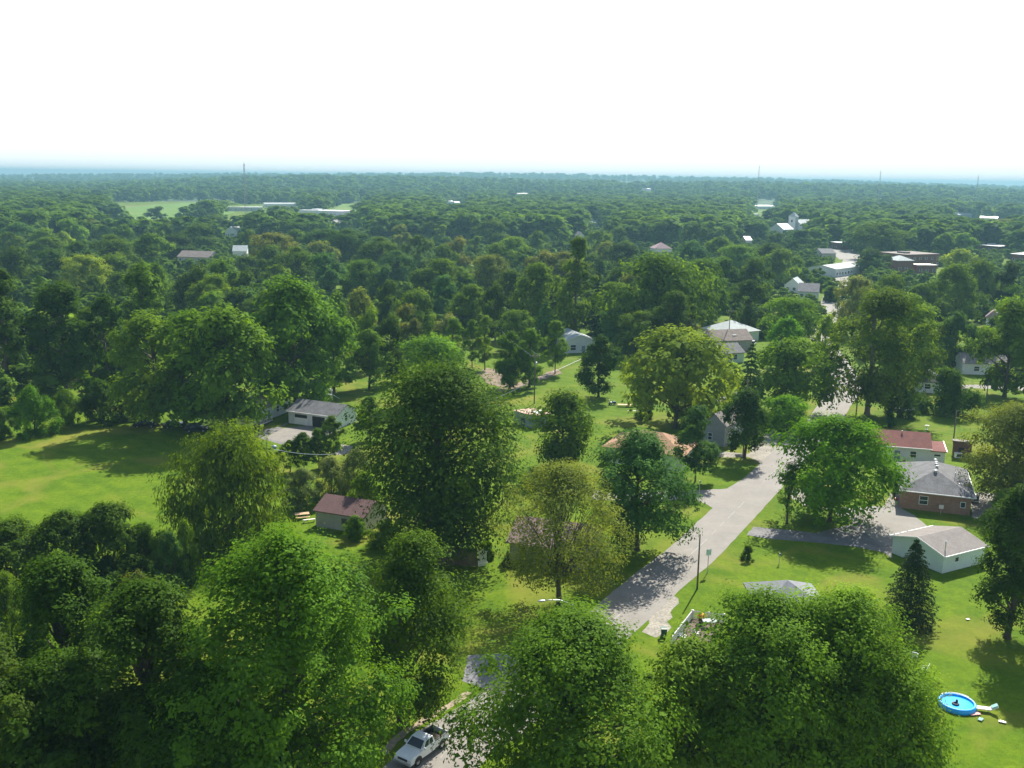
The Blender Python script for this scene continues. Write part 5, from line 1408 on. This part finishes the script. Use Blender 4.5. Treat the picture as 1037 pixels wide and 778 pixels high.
rear, front = G(447, 759), G(424, 776)
dv = front - rear
mid = (rear + front) / 2
az = math.atan2(dv.y, dv.x)
left_of = Vector((-math.sin(az), math.cos(az), 0))
pk = pickup(mid - left_of * .96 + Vector((0, 0, .02)), az, 'white pickup truck with dark open cargo bed, driving down the street at the bottom')
def dirpx(a, b):
    d = G(*b) - G(*a); return math.atan2(d.y, d.x)
for (a, z, rz, lab, pt, van) in [
    ((147, 432.5), 0, .15, 'dark car parked in the shade left of the field edge clump', 'car_dark', False),
    ((176, 433), 0, .5, 'dark car parked between the two trunks of the field edge clump', 'car_dark', False),
    ((199, 437), 0, .2, 'dark van parked in shade under the broad right tree of the clump', 'car_dark', True),
    ((545, 563), 0, 1.0, 'white car behind the thin olive tree, in front of the mauve roofed house', 'car_white', False),
    ((565, 560), 0, 1.1, 'dark blue car behind the trunk of the thin olive tree', 'car_blue', False),
    ((762, 350), 0, 1.2, 'white van parked right of the long brown roof', 'car_white', True),
    ((700, 330), 0, .3, 'white car among the trees left of the pale hip roof', 'car_white', False),
    ((710, 334), 0, .5, 'red car in the shade just left of the utility pole by the brown roof', 'car_red', False),
    ((956, 352), 0, .4, 'white car in front of the pinkish roof between right hand trees', 'car_white', False),
    ((915, 417), 0, .3, 'white car in the deep shade under the great roadside tree', 'car_white', False),
    ((862, 296), 0, 1.3, 'blue-grey car parked below the long grey hall', 'car_blue', False),
    ((344, 224), 0, .2, 'white car in the school car park, left of two', 'car_white', False),
    ((354, 226), 0, .2, 'white van in the school car park, right of two', 'car_white', True)]:
    car(G(*a), rz, lab, M[pt], 'cars parked about the town', van)

# ------------------------------------------------------------------ poles, lines, lamp and signs
def utility_pole(base, h, label, arm=True, transformer=False, rz=0.0, r=.14):
    root = empty('utility_pole', base, rz)
    tag(root, label, 'utility pole')
    MB().tube([(0, 0, -.1), (0, 0, h * .5), (0, 0, h)], [r, r * .85, r * .68], 10).build('pole', M['pole_wood'], root, smooth=True)
    if arm:
        MB().box(-1.2, 1.2, .11, .21, h - .75, h - .62).build('crossarm', M['pole_wood'], root)
        for x in (-1.1, -.5, .5, 1.1):
            MB().lathe([(.03, 0), (.06, .05), (.045, .1), (.06, .14), (.02, .2)], 8, (x, .16, h - .62)).build('insulator', M['lamp'], root)
    if transformer:
        MB().lathe([(.2, 0), (.24, .05), (.24, .85), (.2, .92), (.06, .98)], 14, (.30, -.05, h - 2.9)).build('transformer', M['metal'], root, smooth=True)
    return root
def H(px, pt, base): return height_at(pt, px, base)
pb_ = G(541, 409)
ph_ = H(541, 358, pb_)
utility_pole(pb_, ph_, 'utility pole with crossarm and transformer can on the central lawn', True, True, rz=.1)
b2 = G(706, 596.5); utility_pole(b2, H(706, 541, b2), 'plain brown pole on the grass at the street edge', False, r=.12)
b3 = G(867, 420); utility_pole(b3, H(867, 383, b3), 'dark pole at the road edge in front of the great spreading tree', False)
b4 = G(965.5, 447); utility_pole(b4, H(965.5, 416, b4), 'dark post beside the small brick shed', False)
b5 = G(998.5, 408); utility_pole(b5, H(998.5, 386, b5), 'post on the grass below the narrow side road', False)
b6 = G(737.5, 352); utility_pole(b6, H(737.5, 313, b6), 'brown utility pole in front of the long brown roof', True)
b7 = G(497, 336); utility_pole(b7, H(497, 318, b7), 'utility pole with crossarm at the edge of the wood behind the orchard row', True)
b8 = G(203, 326); utility_pole(b8, H(203, 304, b8), 'utility pole showing between dark trees left of the tall tree behind the garage', True)
b9 = G(272, 500); utility_pole(b9, 8.5, 'utility pole standing just right of the drooping willow', False)
b10 = G(752.5, 462); utility_pole(b10, H(753, 384, b10), 'pole standing against the dark irregular tree by the junction', False)
def cable(name, a, b, label, sag=.6, r=.03):
    pts = []
    for i in range(13):
        t = i / 12
        p = a.lerp(b, t); p.z -= sag * 4 * t * (1 - t); pts.append(p)
    tag(MB().tube(pts, r, 5).build(name, M['metal'], None), label, 'cable')
top = lambda b, h: Vector((b.x, b.y, h))
t1 = top(pb_, ph_ - .45)
e1 = top(b7, H(497, 318, b7) - .3)
cable('overhead_cable', t1 + Vector((-.9, 0, 0)), e1 + Vector((-.9, 0, 0)), 'overhead wire from the transformer pole to the wood, left of two', 1.0, .022)
cable('overhead_cable', t1 + Vector((.9, 0, 0)), e1 + Vector((.9, 0, 0)), 'overhead wire from the transformer pole to the wood, right of two', 1.0, .022)
c1 = G(292, 474, 4.5); c2 = G(338, 460, 5.0)
cable('overhead_cable', top(b9, 8.3).lerp(c1, .2), c2, 'pale cable strung over the pale shrubs below the garage', .4, .05)
c3 = top(b8, H(203, 304, b8) - .2); c4 = G(250, 287, 10.0)
cable('overhead_cable', c3, c4, 'pale wire across the wood left of the tall garage tree, upper of two', 1.0, .05)
cable('overhead_cable', c3 - Vector((0, 0, 1.2)), c4 - Vector((0, 0, 1.2)), 'pale wire across the wood left of the tall garage tree, lower of two', 1.0, .05)

# street lamp: a curved arm over the street from a pole hidden by the maple
la = G(548, 609, 8.2); lb_ = Vector((la.x + 3.2, la.y + .6, 0))
root = empty('street_lamp', lb_); tag(root, 'street lamp with curved arm rising out of the bright green maple', 'street lamp')
MB().tube([(0, 0, -.1), (0, 0, 7.7)], [.12, .09], 10).build('pole', M['metal'], root, smooth=True)
arm = [(0, 0, 7.3), (-.5, -.09, 7.85), (-1.3, -.24, 8.2), (-2.4, -.45, 8.28), (-2.8, -.52, 8.26)]
MB().tube(arm, [.06, .055, .05, .045, .045], 8).build('arm', M['metal'], root, smooth=True)
hd = MB()
dx_ = Vector((-3.2, -.6, 0)).normalized(); sx_ = Vector((-dx_.y, dx_.x, 0))
c0 = Vector((-2.75, -.515, 8.24))
ring = []
for s_, wd, hz in ((0, .07, .05), (.15, .13, .09), (.45, .17, .11), (.7, .12, .08), (.8, .04, .03)):
    ring.append([c0 + dx_ * s_ + sx_ * wd * math.cos(2 * math.pi * k / 10) + Vector((0, 0, hz * math.sin(2 * math.pi * k / 10))) for k in range(10)])
bse = len(hd.v); hd.v += [tuple(p) for r_ in ring for p in r_]
for i in range(4):
    for k in range(10): hd.f.append((i * 10 + k, i * 10 + (k + 1) % 10, (i + 1) * 10 + (k + 1) % 10, (i + 1) * 10 + k))
hd.f += [tuple(range(9, -1, -1)), tuple(range(40, 50))]
hd.build('lamp_head', M['metal'], root, smooth=True)

def road_sign(base, h, w, hh, label, m, rz):
    root = empty('road_sign', base, rz); tag(root, label, 'road sign')
    MB().box(-.035, .035, -.035, .035, -.1, h).build('post', M['metal'], root)
    MB().box(-w / 2, w / 2, -.06, -.038, h - hh, h).build('panel', m, root, bevel=.01)
    MB().box(-w / 2 + .04, w / 2 - .04, -.066, -.0605, h - hh + .04, h - hh + .09).box(-w / 2 + .04, w / 2 - .04, -.066, -.0605, h - .09, h - .04).build('border', M['white'], root)
sb = G(716.5, 580); road_sign(sb, H(716.5, 556, sb), .75, .85, 'pale green road sign on a post at the right edge of the street', M['sign_green'], .35)
sb = G(789, 571); road_sign(sb, 1.5, .35, .4, 'small dark marker post on the lawn below the driveway', M['green_plastic'], .2)
sb = G(707.5, 511); road_sign(sb, H(707.5, 487, sb), .55, .35, 'thin sign post at the mouth of the side road', M['green_plastic'], .9)
sb = G(744, 449); road_sign(sb, 3.4, .5, .5, 'pale sign post on the verge beside the grey gabled house', M['white'], .6)

# masts on the skyline
def mast(px, pt, base_d, w, label, lattice=True):
    d = ray(px, pt); k = base_d / math.hypot(d.x, d.y)
    base = Vector((d.x * k, d.y * k, 0)); h = CAM_H + d.z * k
    root = empty('radio_mast', base); tag(root, label, 'mast')
    mb = MB()
    n = max(6, int(h / 5))
    for a in range(3):
        t = a * 2.094
        mb.tube([(w * math.cos(t), w * math.sin(t), -.2), (w * .35 * math.cos(t), w * .35 * math.sin(t), h)], w * .09, 4)
    for i in range(n):
        for a in range(3):
            t, u = a * 2.094, (a + 1) * 2.094
            z0, z1 = h * i / n, h * (i + 1) / n
            k0, k1 = w * (1 - .65 * i / n), w * (1 - .65 * (i + 1) / n)
            mb.tube([(k0 * math.cos(t), k0 * math.sin(t), z0), (k1 * math.cos(u), k1 * math.sin(u), z1)], w * .06, 4)
    mb.build('lattice_tower', M['mast_metal'], root)
    MB().tube([(0, 0, h - .5), (0, 0, h + 3)], w * .07, 5).build('antenna', M['mast_metal'], root)
mast(247, 166, 1300, 2.0, 'tall lattice mast standing before the far left wood')
mast(769, 168, 1550, 1.1, 'faint thin mast on the skyline above the bright warehouse')
mast(892, 173, 1700, 1.2, 'faint thin mast on the skyline above the town street')
mast(991, 178, 1800, 1.3, 'thin mast on the skyline above the white roofed barn at right')

# ------------------------------------------------------------------ fences and decks
def plank_fence(a, b, h, label, m, gap=.01, pw=.14):
    d = b - a; L_ = d.length
    root = empty('wooden_fence', a, math.atan2(d.y, d.x)); tag(root, label, 'fence')
    mb = MB(); n = int(L_ / (pw + gap)); rr_ = random.Random(3)
    for i in range(n):
        x = i * (pw + gap); hh = h + rr_.uniform(-.03, .03)
        mb.box(x, x + pw, 0, .02, .03, hh)
    mb.build('boards', m, root)
    MB().box(0, L_, .025, .07, .35, .45).box(0, L_, .025, .07, h - .4, h - .3).build('rail', m, root)
    for i in range(int(L_ / 2.4) + 1):
        MB().box(i * 2.4, i * 2.4 + .1, .075, .17, -.1, h + .05).build('post', m, root)
fa, fb = G(424, 571), G(484, 574)
plank_fence(fa, fb, 2.5, 'dark brown board fence at the foot of the very large central tree', M['wood'])
fa, fb = G(484.5, 574), G(494, 572.5)
plank_fence(fa, fb, 2.3, 'short white fence panel at the right end of the brown board fence', M['white'], .05, .12)
fa, fb = G(500, 407), G(588, 366)
d = fb - fa; root = empty('rail_fence', fa, math.atan2(d.y, d.x)); tag(root, 'long low pale rail fence running up the central lawn to the white gable house', 'fence')
Lf = d.length
MB().box(0, Lf, -.06, .06, .48, .62).build('rail', M['pale_fabric'], root)
for i in range(int(Lf / 3) + 1): MB().box(i * 3, i * 3 + .1, -.05, .05, -.1, .47).build('post', M['pale_fabric'], root)

# white railed deck in front of the hidden house
A, B, C_ = G(699.5, 629), G(678.5, 657), G(724, 632)
ux = (C_ - A).normalized(); uy = Vector((-ux.y, ux.x, 0)); Lx = (C_ - A).length + 1.0
vB = B - A; Ly = -vB.dot(uy)
root = empty('railed_deck', A, math.atan2(ux.y, ux.x)); tag(root, 'white railed deck at the street edge above the light green tree', 'deck')
bx_ = vB.dot(ux)
MB().poly([(0, 0, -.1), (bx_, -Ly, -.1), (bx_ + Lx, -Ly, -.1), (Lx, 0, -.1), (0, 0, .35), (bx_, -Ly, .35), (bx_ + Lx, -Ly, .35), (Lx, 0, .35)],
          [(3, 2, 1, 0), (4, 5, 6, 7), (0, 1, 5, 4), (1, 2, 6, 5), (2, 3, 7, 6), (3, 0, 4, 7)]).build('deck_floor', M['wood'], root)
def railing(p, q):
    p, q = Vector(p), Vector(q); v = q - p; n = int(v.length / .16)
    mb = MB()
    for z in (.5, 1.32): mb.tube([p + Vector((0, 0, z)), q + Vector((0, 0, z))], .06, 4)
    for i in range(n + 1):
        s_ = p + v * (i / n); mb.box(s_.x - .03, s_.x + .03, s_.y - .03, s_.y + .03, .352, 1.3)
    ro = mb.build('railing', M['white'], root)
    for s_ in (p, p + v * .5, q): MB().box(s_.x - .07, s_.x + .07, s_.y - .07, s_.y + .07, .352, 1.45).build('post', M['white'], ro)
railing((.1, -.1, 0), (bx_ + .1, -Ly + .1, 0)); railing((.25, -.1, 0), (Lx, -.1, 0))
def deck_pt(u, v, z=.352): return A + ux * u + uy * v + Vector((0, 0, z))
fp = empty('flower_pot', deck_pt(1.2, -.9)); tag(fp, 'pot of orange-yellow flowers in the corner of the white railed deck', 'flower pot')
MB().lathe([(.22, 0), (.3, .4), (.33, .42), (.33, .48)], 14).build('pot', M['wood'], fp)
rr_ = np.random.default_rng(8); Cc = unit(rr_.normal(size=(260, 3))) * np.array([.46, .46, .32]) * (.5 + .5 * rr_.random((260, 1))) + np.array([0, 0, .85]); Cc[:, 2] = np.maximum(Cc[:, 2], .5)
fo = quads_mesh('petals', leaf_quads(rr_, Cc, unit(Cc - np.array([0, 0, .6])), .2, .8), 260, M['yellow']); link('flowers', fo, fp)
def deck_chair(loc, rz, label):
    r_ = empty('garden_chair', loc, rz); tag(r_, label, 'chair')
    MB().box(-.26, .26, -.26, .26, .40, .45).build('seat', M['white'], r_, bevel=.015)
    MB().prism([(.22, .452), (.38, 1.02), (.43, 1.0), (.27, .452)], 'x', -.26, .26).build('backrest', M['white'], r_)
    for x in (-.22, .22):
        for y in (-.22, .22): MB().tube([(x * 1.15, y * 1.15, 0), (x, y, .40)], .025, 6).build('leg', M['white'], r_)
        MB().box(x * 1.25 - .03, x * 1.25 + .03, -.28, .30, .64, .68).tube([(x * 1.25, -.25, .42), (x * 1.25, -.25, .64)], .02, 5).build('armrest', M['white'], r_)
deck_chair(deck_pt(bx_ * .8 + .9, -Ly * .8), .6, 'white chair on the railed deck, nearest the street')
deck_chair(deck_pt(bx_ * .7 + 2.0, -Ly * .62), 2.2, 'white chair on the railed deck, beside the grey table')
tb = empty('deck_table', deck_pt(2.2, -1.6)); tag(tb, 'grey table on the white railed deck beside the flowers', 'table')
MB().box(-.8, .8, -.5, .5, .70, .75).build('table_top', M['light_roof'], tb, bevel=.01)
for x in (-.72, .72):
    for y in (-.42, .42): MB().box(x - .03, x + .03, y - .03, y + .03, 0, .70).build('leg', M['metal'], tb)
bn = empty('wheelie_bin', G(672, 645)); tag(bn, 'dark green rubbish bin at the street end of the white railed deck', 'bin')
MB().poly([(-.25, -.25, .05), (.25, -.25, .05), (.25, .25, .05), (-.25, .25, .05), (-.33, -.33, 1.0), (.33, -.33, 1.0), (.33, .33, 1.0), (-.33, .33, 1.0)], [(3, 2, 1, 0), (4, 5, 6, 7), (0, 1, 5, 4), (1, 2, 6, 5), (2, 3, 7, 6), (3, 0, 4, 7)]).build('body', M['green_plastic'], bn, bevel=.02)
MB().prism([(-.36, 1.004), (.38, 1.004), (.38, 1.06), (-.1, 1.12), (-.36, 1.06)], 'x', -.35, .35).build('lid', M['green_plastic'], bn)
for x in (-.27, .27): MB().prism([(.26 + .09 * math.cos(6.283 * k / 10), .09 + .09 * math.sin(6.283 * k / 10)) for k in range(10)], 'x', x - .03, x + .03).build('wheel', M['rubber'], bn)

# ------------------------------------------------------------------ the garden with the pool
pc_ = G(969, 715)
R_ = (G(987, 715) - G(951, 715)).length / 2
pl = empty('paddling_pool', pc_); tag(pl, 'round bright blue inflatable paddling pool on the lawn at lower right', 'paddling pool')
w_ = MB(); n = 36
prof = [(R_ * 1.0, 0), (R_ * 1.03, .18), (R_ * .99, .40), (R_ * .93, .50), (R_ * .86, .47), (R_ * .84, .38), (R_ * .86, .05)]
for r_, z in prof:
    for k in range(n): w_.v.append((r_ * math.cos(6.2832 * k / n), r_ * math.sin(6.2832 * k / n), z))
for i in range(len(prof) - 1):
    for k in range(n): w_.f.append((i * n + k, i * n + (k + 1) % n, (i + 1) * n + (k + 1) % n, (i + 1) * n + k))
w_.build('wall', M['pool_blue'], pl, smooth=True)
MB().prism([(R_ * .855 * math.cos(6.2832 * k / n), R_ * .855 * math.sin(6.2832 * k / n)) for k in range(n)], 'z', .02, .30).build('water', M['pool_water'], pl)
def ring_mb(R0, r0, m1=20, m2=8, a0=0, a1=6.2832, z=.5):
    mb = MB(); c = 0
    for i in range(m1 + 1):
        a = a0 + (a1 - a0) * i / m1
        for k in range(m2):
            t = 6.2832 * k / m2
            mb.v.append(((R0 + r0 * math.cos(t)) * math.cos(a), (R0 + r0 * math.cos(t)) * math.sin(a), z + r0 * math.sin(t)))
    for i in range(m1):
        for k in range(m2): mb.f.append((i * m2 + k, (i + 1) * m2 + k, (i + 1) * m2 + (k + 1) % m2, i * m2 + (k + 1) % m2))
    return mb
ring_mb(R_ * .95, .055, 22, 8, .5, 2.2, .49).build('white_rim_stripe', M['white'], pl, smooth=True)
fl_ = empty('pool_toy', pc_ + Vector((-.25, -.2, .31)), .5); tag(fl_, 'dark toy floating in the middle of the blue paddling pool', 'pool toy')
ring_mb(.26, .09, 18, 8, z=.05).build('float_ring', M['plastic_dark'], fl_, smooth=True)
MB().lathe([(.05, 0), (.12, .1), (.1, .26), (.02, .34)], 10, (.3, .1, .05)).build('head', M['plastic_dark'], fl_, smooth=True)
# lounger beside the pool
lg = empty('lawn_lounger', G(997, 720.5), -.25); tag(lg, 'pale lounger with teal cushion on the lawn right of the blue pool', 'lounger')
MB().box(-.95, .45, -.32, .32, .30, .38).build('seat', M['pale_fabric'], lg, bevel=.03)
MB().prism([(.45, .30), (1.15, .72), (1.12, .80), (.45, .38)], 'y', -.32, .32).build('backrest', M['pale_fabric'], lg)
MB().prism([(.60, .48), (1.10, .79), (1.06, .90), (.56, .58)], 'y', -.26, .26).build('cushion', M['teal_fabric'], lg)
for x in (-.8, .35):
    for y in (-.28, .28): MB().tube([(x, y, 0), (x, y, .30)], .025, 6).build('leg', M['metal'], lg)
def towel(px, py, m, label, w=.8, l=.5, rz=0.0, seed=1):
    rr = random.Random(seed); nx, ny = 9, 7; mb = MB()
    for i in range(nx):
        for j in range(ny):
            mb.v.append(((i / (nx - 1) - .5) * w, (j / (ny - 1) - .5) * l, .05 + .09 * abs(math.sin(i * 1.3 + j * .9 + seed)) + rr.random() * .04))
    for i in range(nx - 1):
        for j in range(ny - 1): mb.f.append((i * ny + j, (i + 1) * ny + j, (i + 1) * ny + j + 1, i * ny + j + 1))
    o = mb.build('towel', m, None, smooth=True); p_ = G(px, py); o.location = p_; o.rotation_euler = (0, 0, rz)
    sm = o.modifiers.new('thickness', 'SOLIDIFY'); sm.thickness = .03
    tag(o, label, 'towel')
towel(987, 724, M['pink_fabric'], 'pinkish towel crumpled on the grass against the pool edge', 1.1, .5, .2, 1)
towel(993, 729.5, M['teal_fabric'], 'small teal cloth on the grass just below the pool and lounger', .6, .4, .8, 2)
towel(1015, 732, M['white'], 'small white cloth lying alone on the grass, right of the lounger', .65, .35, -.5, 3)
towel(980, 628, M['white'], 'tiny white scrap on the lawn right of the dark spruce', .4, .3, .3, 4)
deck_chair(G(926, 668), 2.6, 'white garden chair on the lawn beside the mid green tree, the upper of two')
deck_chair(G(936, 681), -2.2, 'white garden chair tipped towards the pool, the lower of two')

# ------------------------------------------------------------------ small things about the gardens
pt_ = empty('picnic_table', G(306, 525), .3); tag(pt_, 'tan picnic table on the bright grass left of the maroon roofed shed', 'picnic table')
tp = MB()
for i in range(5): tp.box(-1.05, 1.05, -.5 + i * .2, -.5 + i * .2 + .185, .72, .77)
tp.build('table_top', M['tan_wood'], pt_)
for y in (-.85, .85):
    MB().box(-1.05, 1.05, y - .15, y + .15, .43, .48).build('bench', M['tan_wood'], pt_)
for x in (-.75, .75):
    MB().tube([(x, -.75, 0), (x, -.3, .72)], .05, 5).tube([(x, .75, 0), (x, .3, .72)], .05, 5).box(x - .04, x + .04, -.9, .9, .36, .43).build('leg', M['tan_wood'], pt_)
bnch = empty('garden_bench', G(313, 529), .4); tag(bnch, 'pale low bench beside the tan picnic table', 'bench')
MB().box(-.9, .9, -.18, .18, .40, .46).build('seat', M['pale_fabric'], bnch)
for x in (-.75, .75): MB().box(x - .05, x + .05, -.15, .15, 0, .40).build('leg', M['pale_fabric'], bnch)
def mower(px, py, rz, label):
    r_ = empty('lawn_tractor', G(px, py), rz); tag(r_, label, 'lawn tractor')
    MB().prism([(.1, .35), (.1, .85), (.75, .78), (.85, .6), (.85, .35)], 'y', -.28, .28).build('bonnet', M['car_blue'], r_, bevel=.04)
    MB().box(-.7, .1, -.38, .38, .32, .48).build('chassis', M['car_blue'], r_, bevel=.03)
    MB().box(-.55, -.1, -.24, .24, .6, .7).prism([(-.6, .702), (-.72, 1.15), (-.64, 1.15), (-.5, .702)], 'y', -.24, .24).build('seat', M['white'], r_)
    MB().tube([(.05, 0, .85), (-.08, 0, 1.02)], .02, 5).build('steering_column', M['plastic_dark'], r_)
    for x, y, rr in ((-.5, -.42, .26), (-.5, .42, .26), (.6, -.36, .18), (.6, .36, .18)): wheel(r_, x, y, rr, .16)
mower(620, 410, .2, 'small dark blue and white machine on the lawn left of the broad yellow-green tree')
tr_ = empty('flat_trailer', G(634, 412), -.1); tag(tr_, 'low pale flat trailer on the grass behind the dark blue machine', 'trailer')
MB().box(-1.9, 1.9, -.6, .6, .42, .5).build('bed', M['tan_wood'], tr_)
MB().tube([(-1.9, 0, .44), (-2.7, 0, .4)], .04, 6).build('drawbar', M['metal'], tr_)
for y in (-.68, .68): wheel(tr_, .3, y, .28, .14)
bnch = empty('garden_bench', G(641, 418), .05); tag(bnch, 'pale plank bench in the shade left under the broad yellow-green tree', 'bench')
MB().box(-1.2, 1.2, -.2, .2, .40, .47).build('seat', M['pale_fabric'], bnch)
for x in (-1.0, 1.0): MB().box(x - .05, x + .05, -.15, .15, 0, .40).build('leg', M['pale_fabric'], bnch)
# pale play house and slide behind the garage
ph = empty('play_frame', G(333, 405), .3); tag(ph, 'small white play frame with slide behind the garage roof', 'play frame')
for x in (-.7, .7):
    for y in (-.6, .6): MB().box(x - .06, x + .06, y - .06, y + .06, -.1, 2.2).build('post', M['white'], ph)
MB().box(-.75, .75, -.65, .65, 1.2, 1.28).build('platform', M['white'], ph)
MB().prism([(-.9, 2.202), (0, 2.9), (.9, 2.202)], 'y', -.75, .75).build('roof', M['white'], ph)
MB().prism([(.76, 1.22), (.76, 1.28), (2.4, .18), (2.4, .12)], 'y', -.3, .3).build('slide', M['sign_green'], ph)
def box_unit(name, px, py, w, d_, h, m, label, cat, rz=.1):
    r_ = empty(name, G(px, py), rz); tag(r_, label, cat)
    MB().box(-w / 2, w / 2, -d_ / 2, d_ / 2, .06, h).build('case', m, r_, bevel=.03)
    MB().box(-w / 2 + .08, w / 2 - .08, -d_ / 2 - .012, -d_ / 2 - .002, .2, h - .15).build('front_panel', M['plastic_dark'], r_)
    MB().box(-w / 2 - .04, w / 2 + .04, -d_ / 2 - .04, d_ / 2 + .04, h + .003, h + .06).build('lid', m, r_)
    for x in (-w * .4, w * .4): MB().box(x - .05, x + .05, -d_ * .4, d_ * .4, 0, .058).build('foot', M['plastic_dark'], r_)
box_unit('air_conditioner', 913.5, 470, .9, .8, .95, M['metal'], 'pale air conditioning unit at the front wall of the red roofed house', 'air conditioner')
box_unit('storage_box', 970, 463.5, 1.2, .7, .9, M['white'], 'white box standing in front of the small dark brick shed', 'box', .2)
box_unit('storage_box', 987, 508, 1.0, .8, 1.1, M['white'], 'white box at the right corner of the brick house', 'box', .1)
def grill(px, py, label):
    r_ = empty('barbecue_grill', G(px, py), .3); tag(r_, label, 'barbecue')
    MB().lathe([(.1, .62), (.28, .7), (.32, .85), (.31, .88)], 14).build('bowl', M['plastic_dark'], r_, smooth=True)
    MB().lathe([(.315, .885), (.27, 1.02), (.1, 1.1), (.02, 1.11)], 14).build('lid', M['red_lamp'], r_, smooth=True)
    for k in range(3): MB().tube([(.3 * math.cos(k * 2.1), .3 * math.sin(k * 2.1), 0), (.15 * math.cos(k * 2.1), .15 * math.sin(k * 2.1), .7)], .02, 5).build('leg', M['metal'], r_)
grill(906.5, 511, 'small dark barbecue at the left corner of the brick house')
rr2 = random.Random(4)
def plant_pot(px, py, s, label, col='M'):
    r_ = empty('potted_plant', G(px, py)); tag(r_, label, 'potted plant')
    MB().lathe([(.18 * s, 0), (.26 * s, .35 * s), (.28 * s, .4 * s)], 12).build('pot', M['brown_brick'], r_)
    rg = np.random.default_rng(px); Cq = unit(rg.normal(size=(120, 3))) * .42 * s * (.5 + .5 * rg.random((120, 1))) + np.array([0, 0, .75 * s]); Cq[:, 2] = np.maximum(Cq[:, 2], .4 * s)
    link('foliage', quads_mesh('pot_foliage', leaf_quads(rg, Cq, unit(Cq - np.array([0, 0, .5 * s])), .22 * s, .6), 120, M['leaf'], rg.random(120)), r_, (*COLOURS[col], 1))
plant_pot(905, 503, 1.0, 'potted plant by the front walk of the brick house')
plant_pot(947, 517, 1.5, 'whitish flowering plant in the bed under the brick wall', 'P')
plant_pot(980, 452, 1.3, 'potted plant at the right side of the brick shed')
# stump and boulder at the foot of the dark oval tree
st = MB().lathe([(.42, -.05), (.36, .1), (.33, .42), (.31, .45)], 14).build('tree_stump', M['tan_wood'], None); st.location = G(409, 722); tag(st, 'pale sawn tree stump beside the trunk of the dark oval tree', 'tree stump')
bb = MB().lathe([(.25, 0), (.62, .12), (.66, .35), (.4, .55), (.08, .62)], 9).build('water_butt', M['blue_metal'], None, smooth=True); bb.location = G(277, 454); tag(bb, 'low blue-grey round tub on the grass beside the garage drive', 'tub')
birdbath = empty('bird_bath', G(938.5, 435)); tag(birdbath, 'small white bird bath on the grass behind the red roofed house', 'bird bath')
MB().lathe([(.25, 0), (.1, .1), (.08, .6), (.12, .7)], 12).build('pedestal', M['white'], birdbath)
MB().lathe([(.12, .702), (.42, .8), (.45, .86), (.38, .84)], 14).build('basin', M['white'], birdbath)
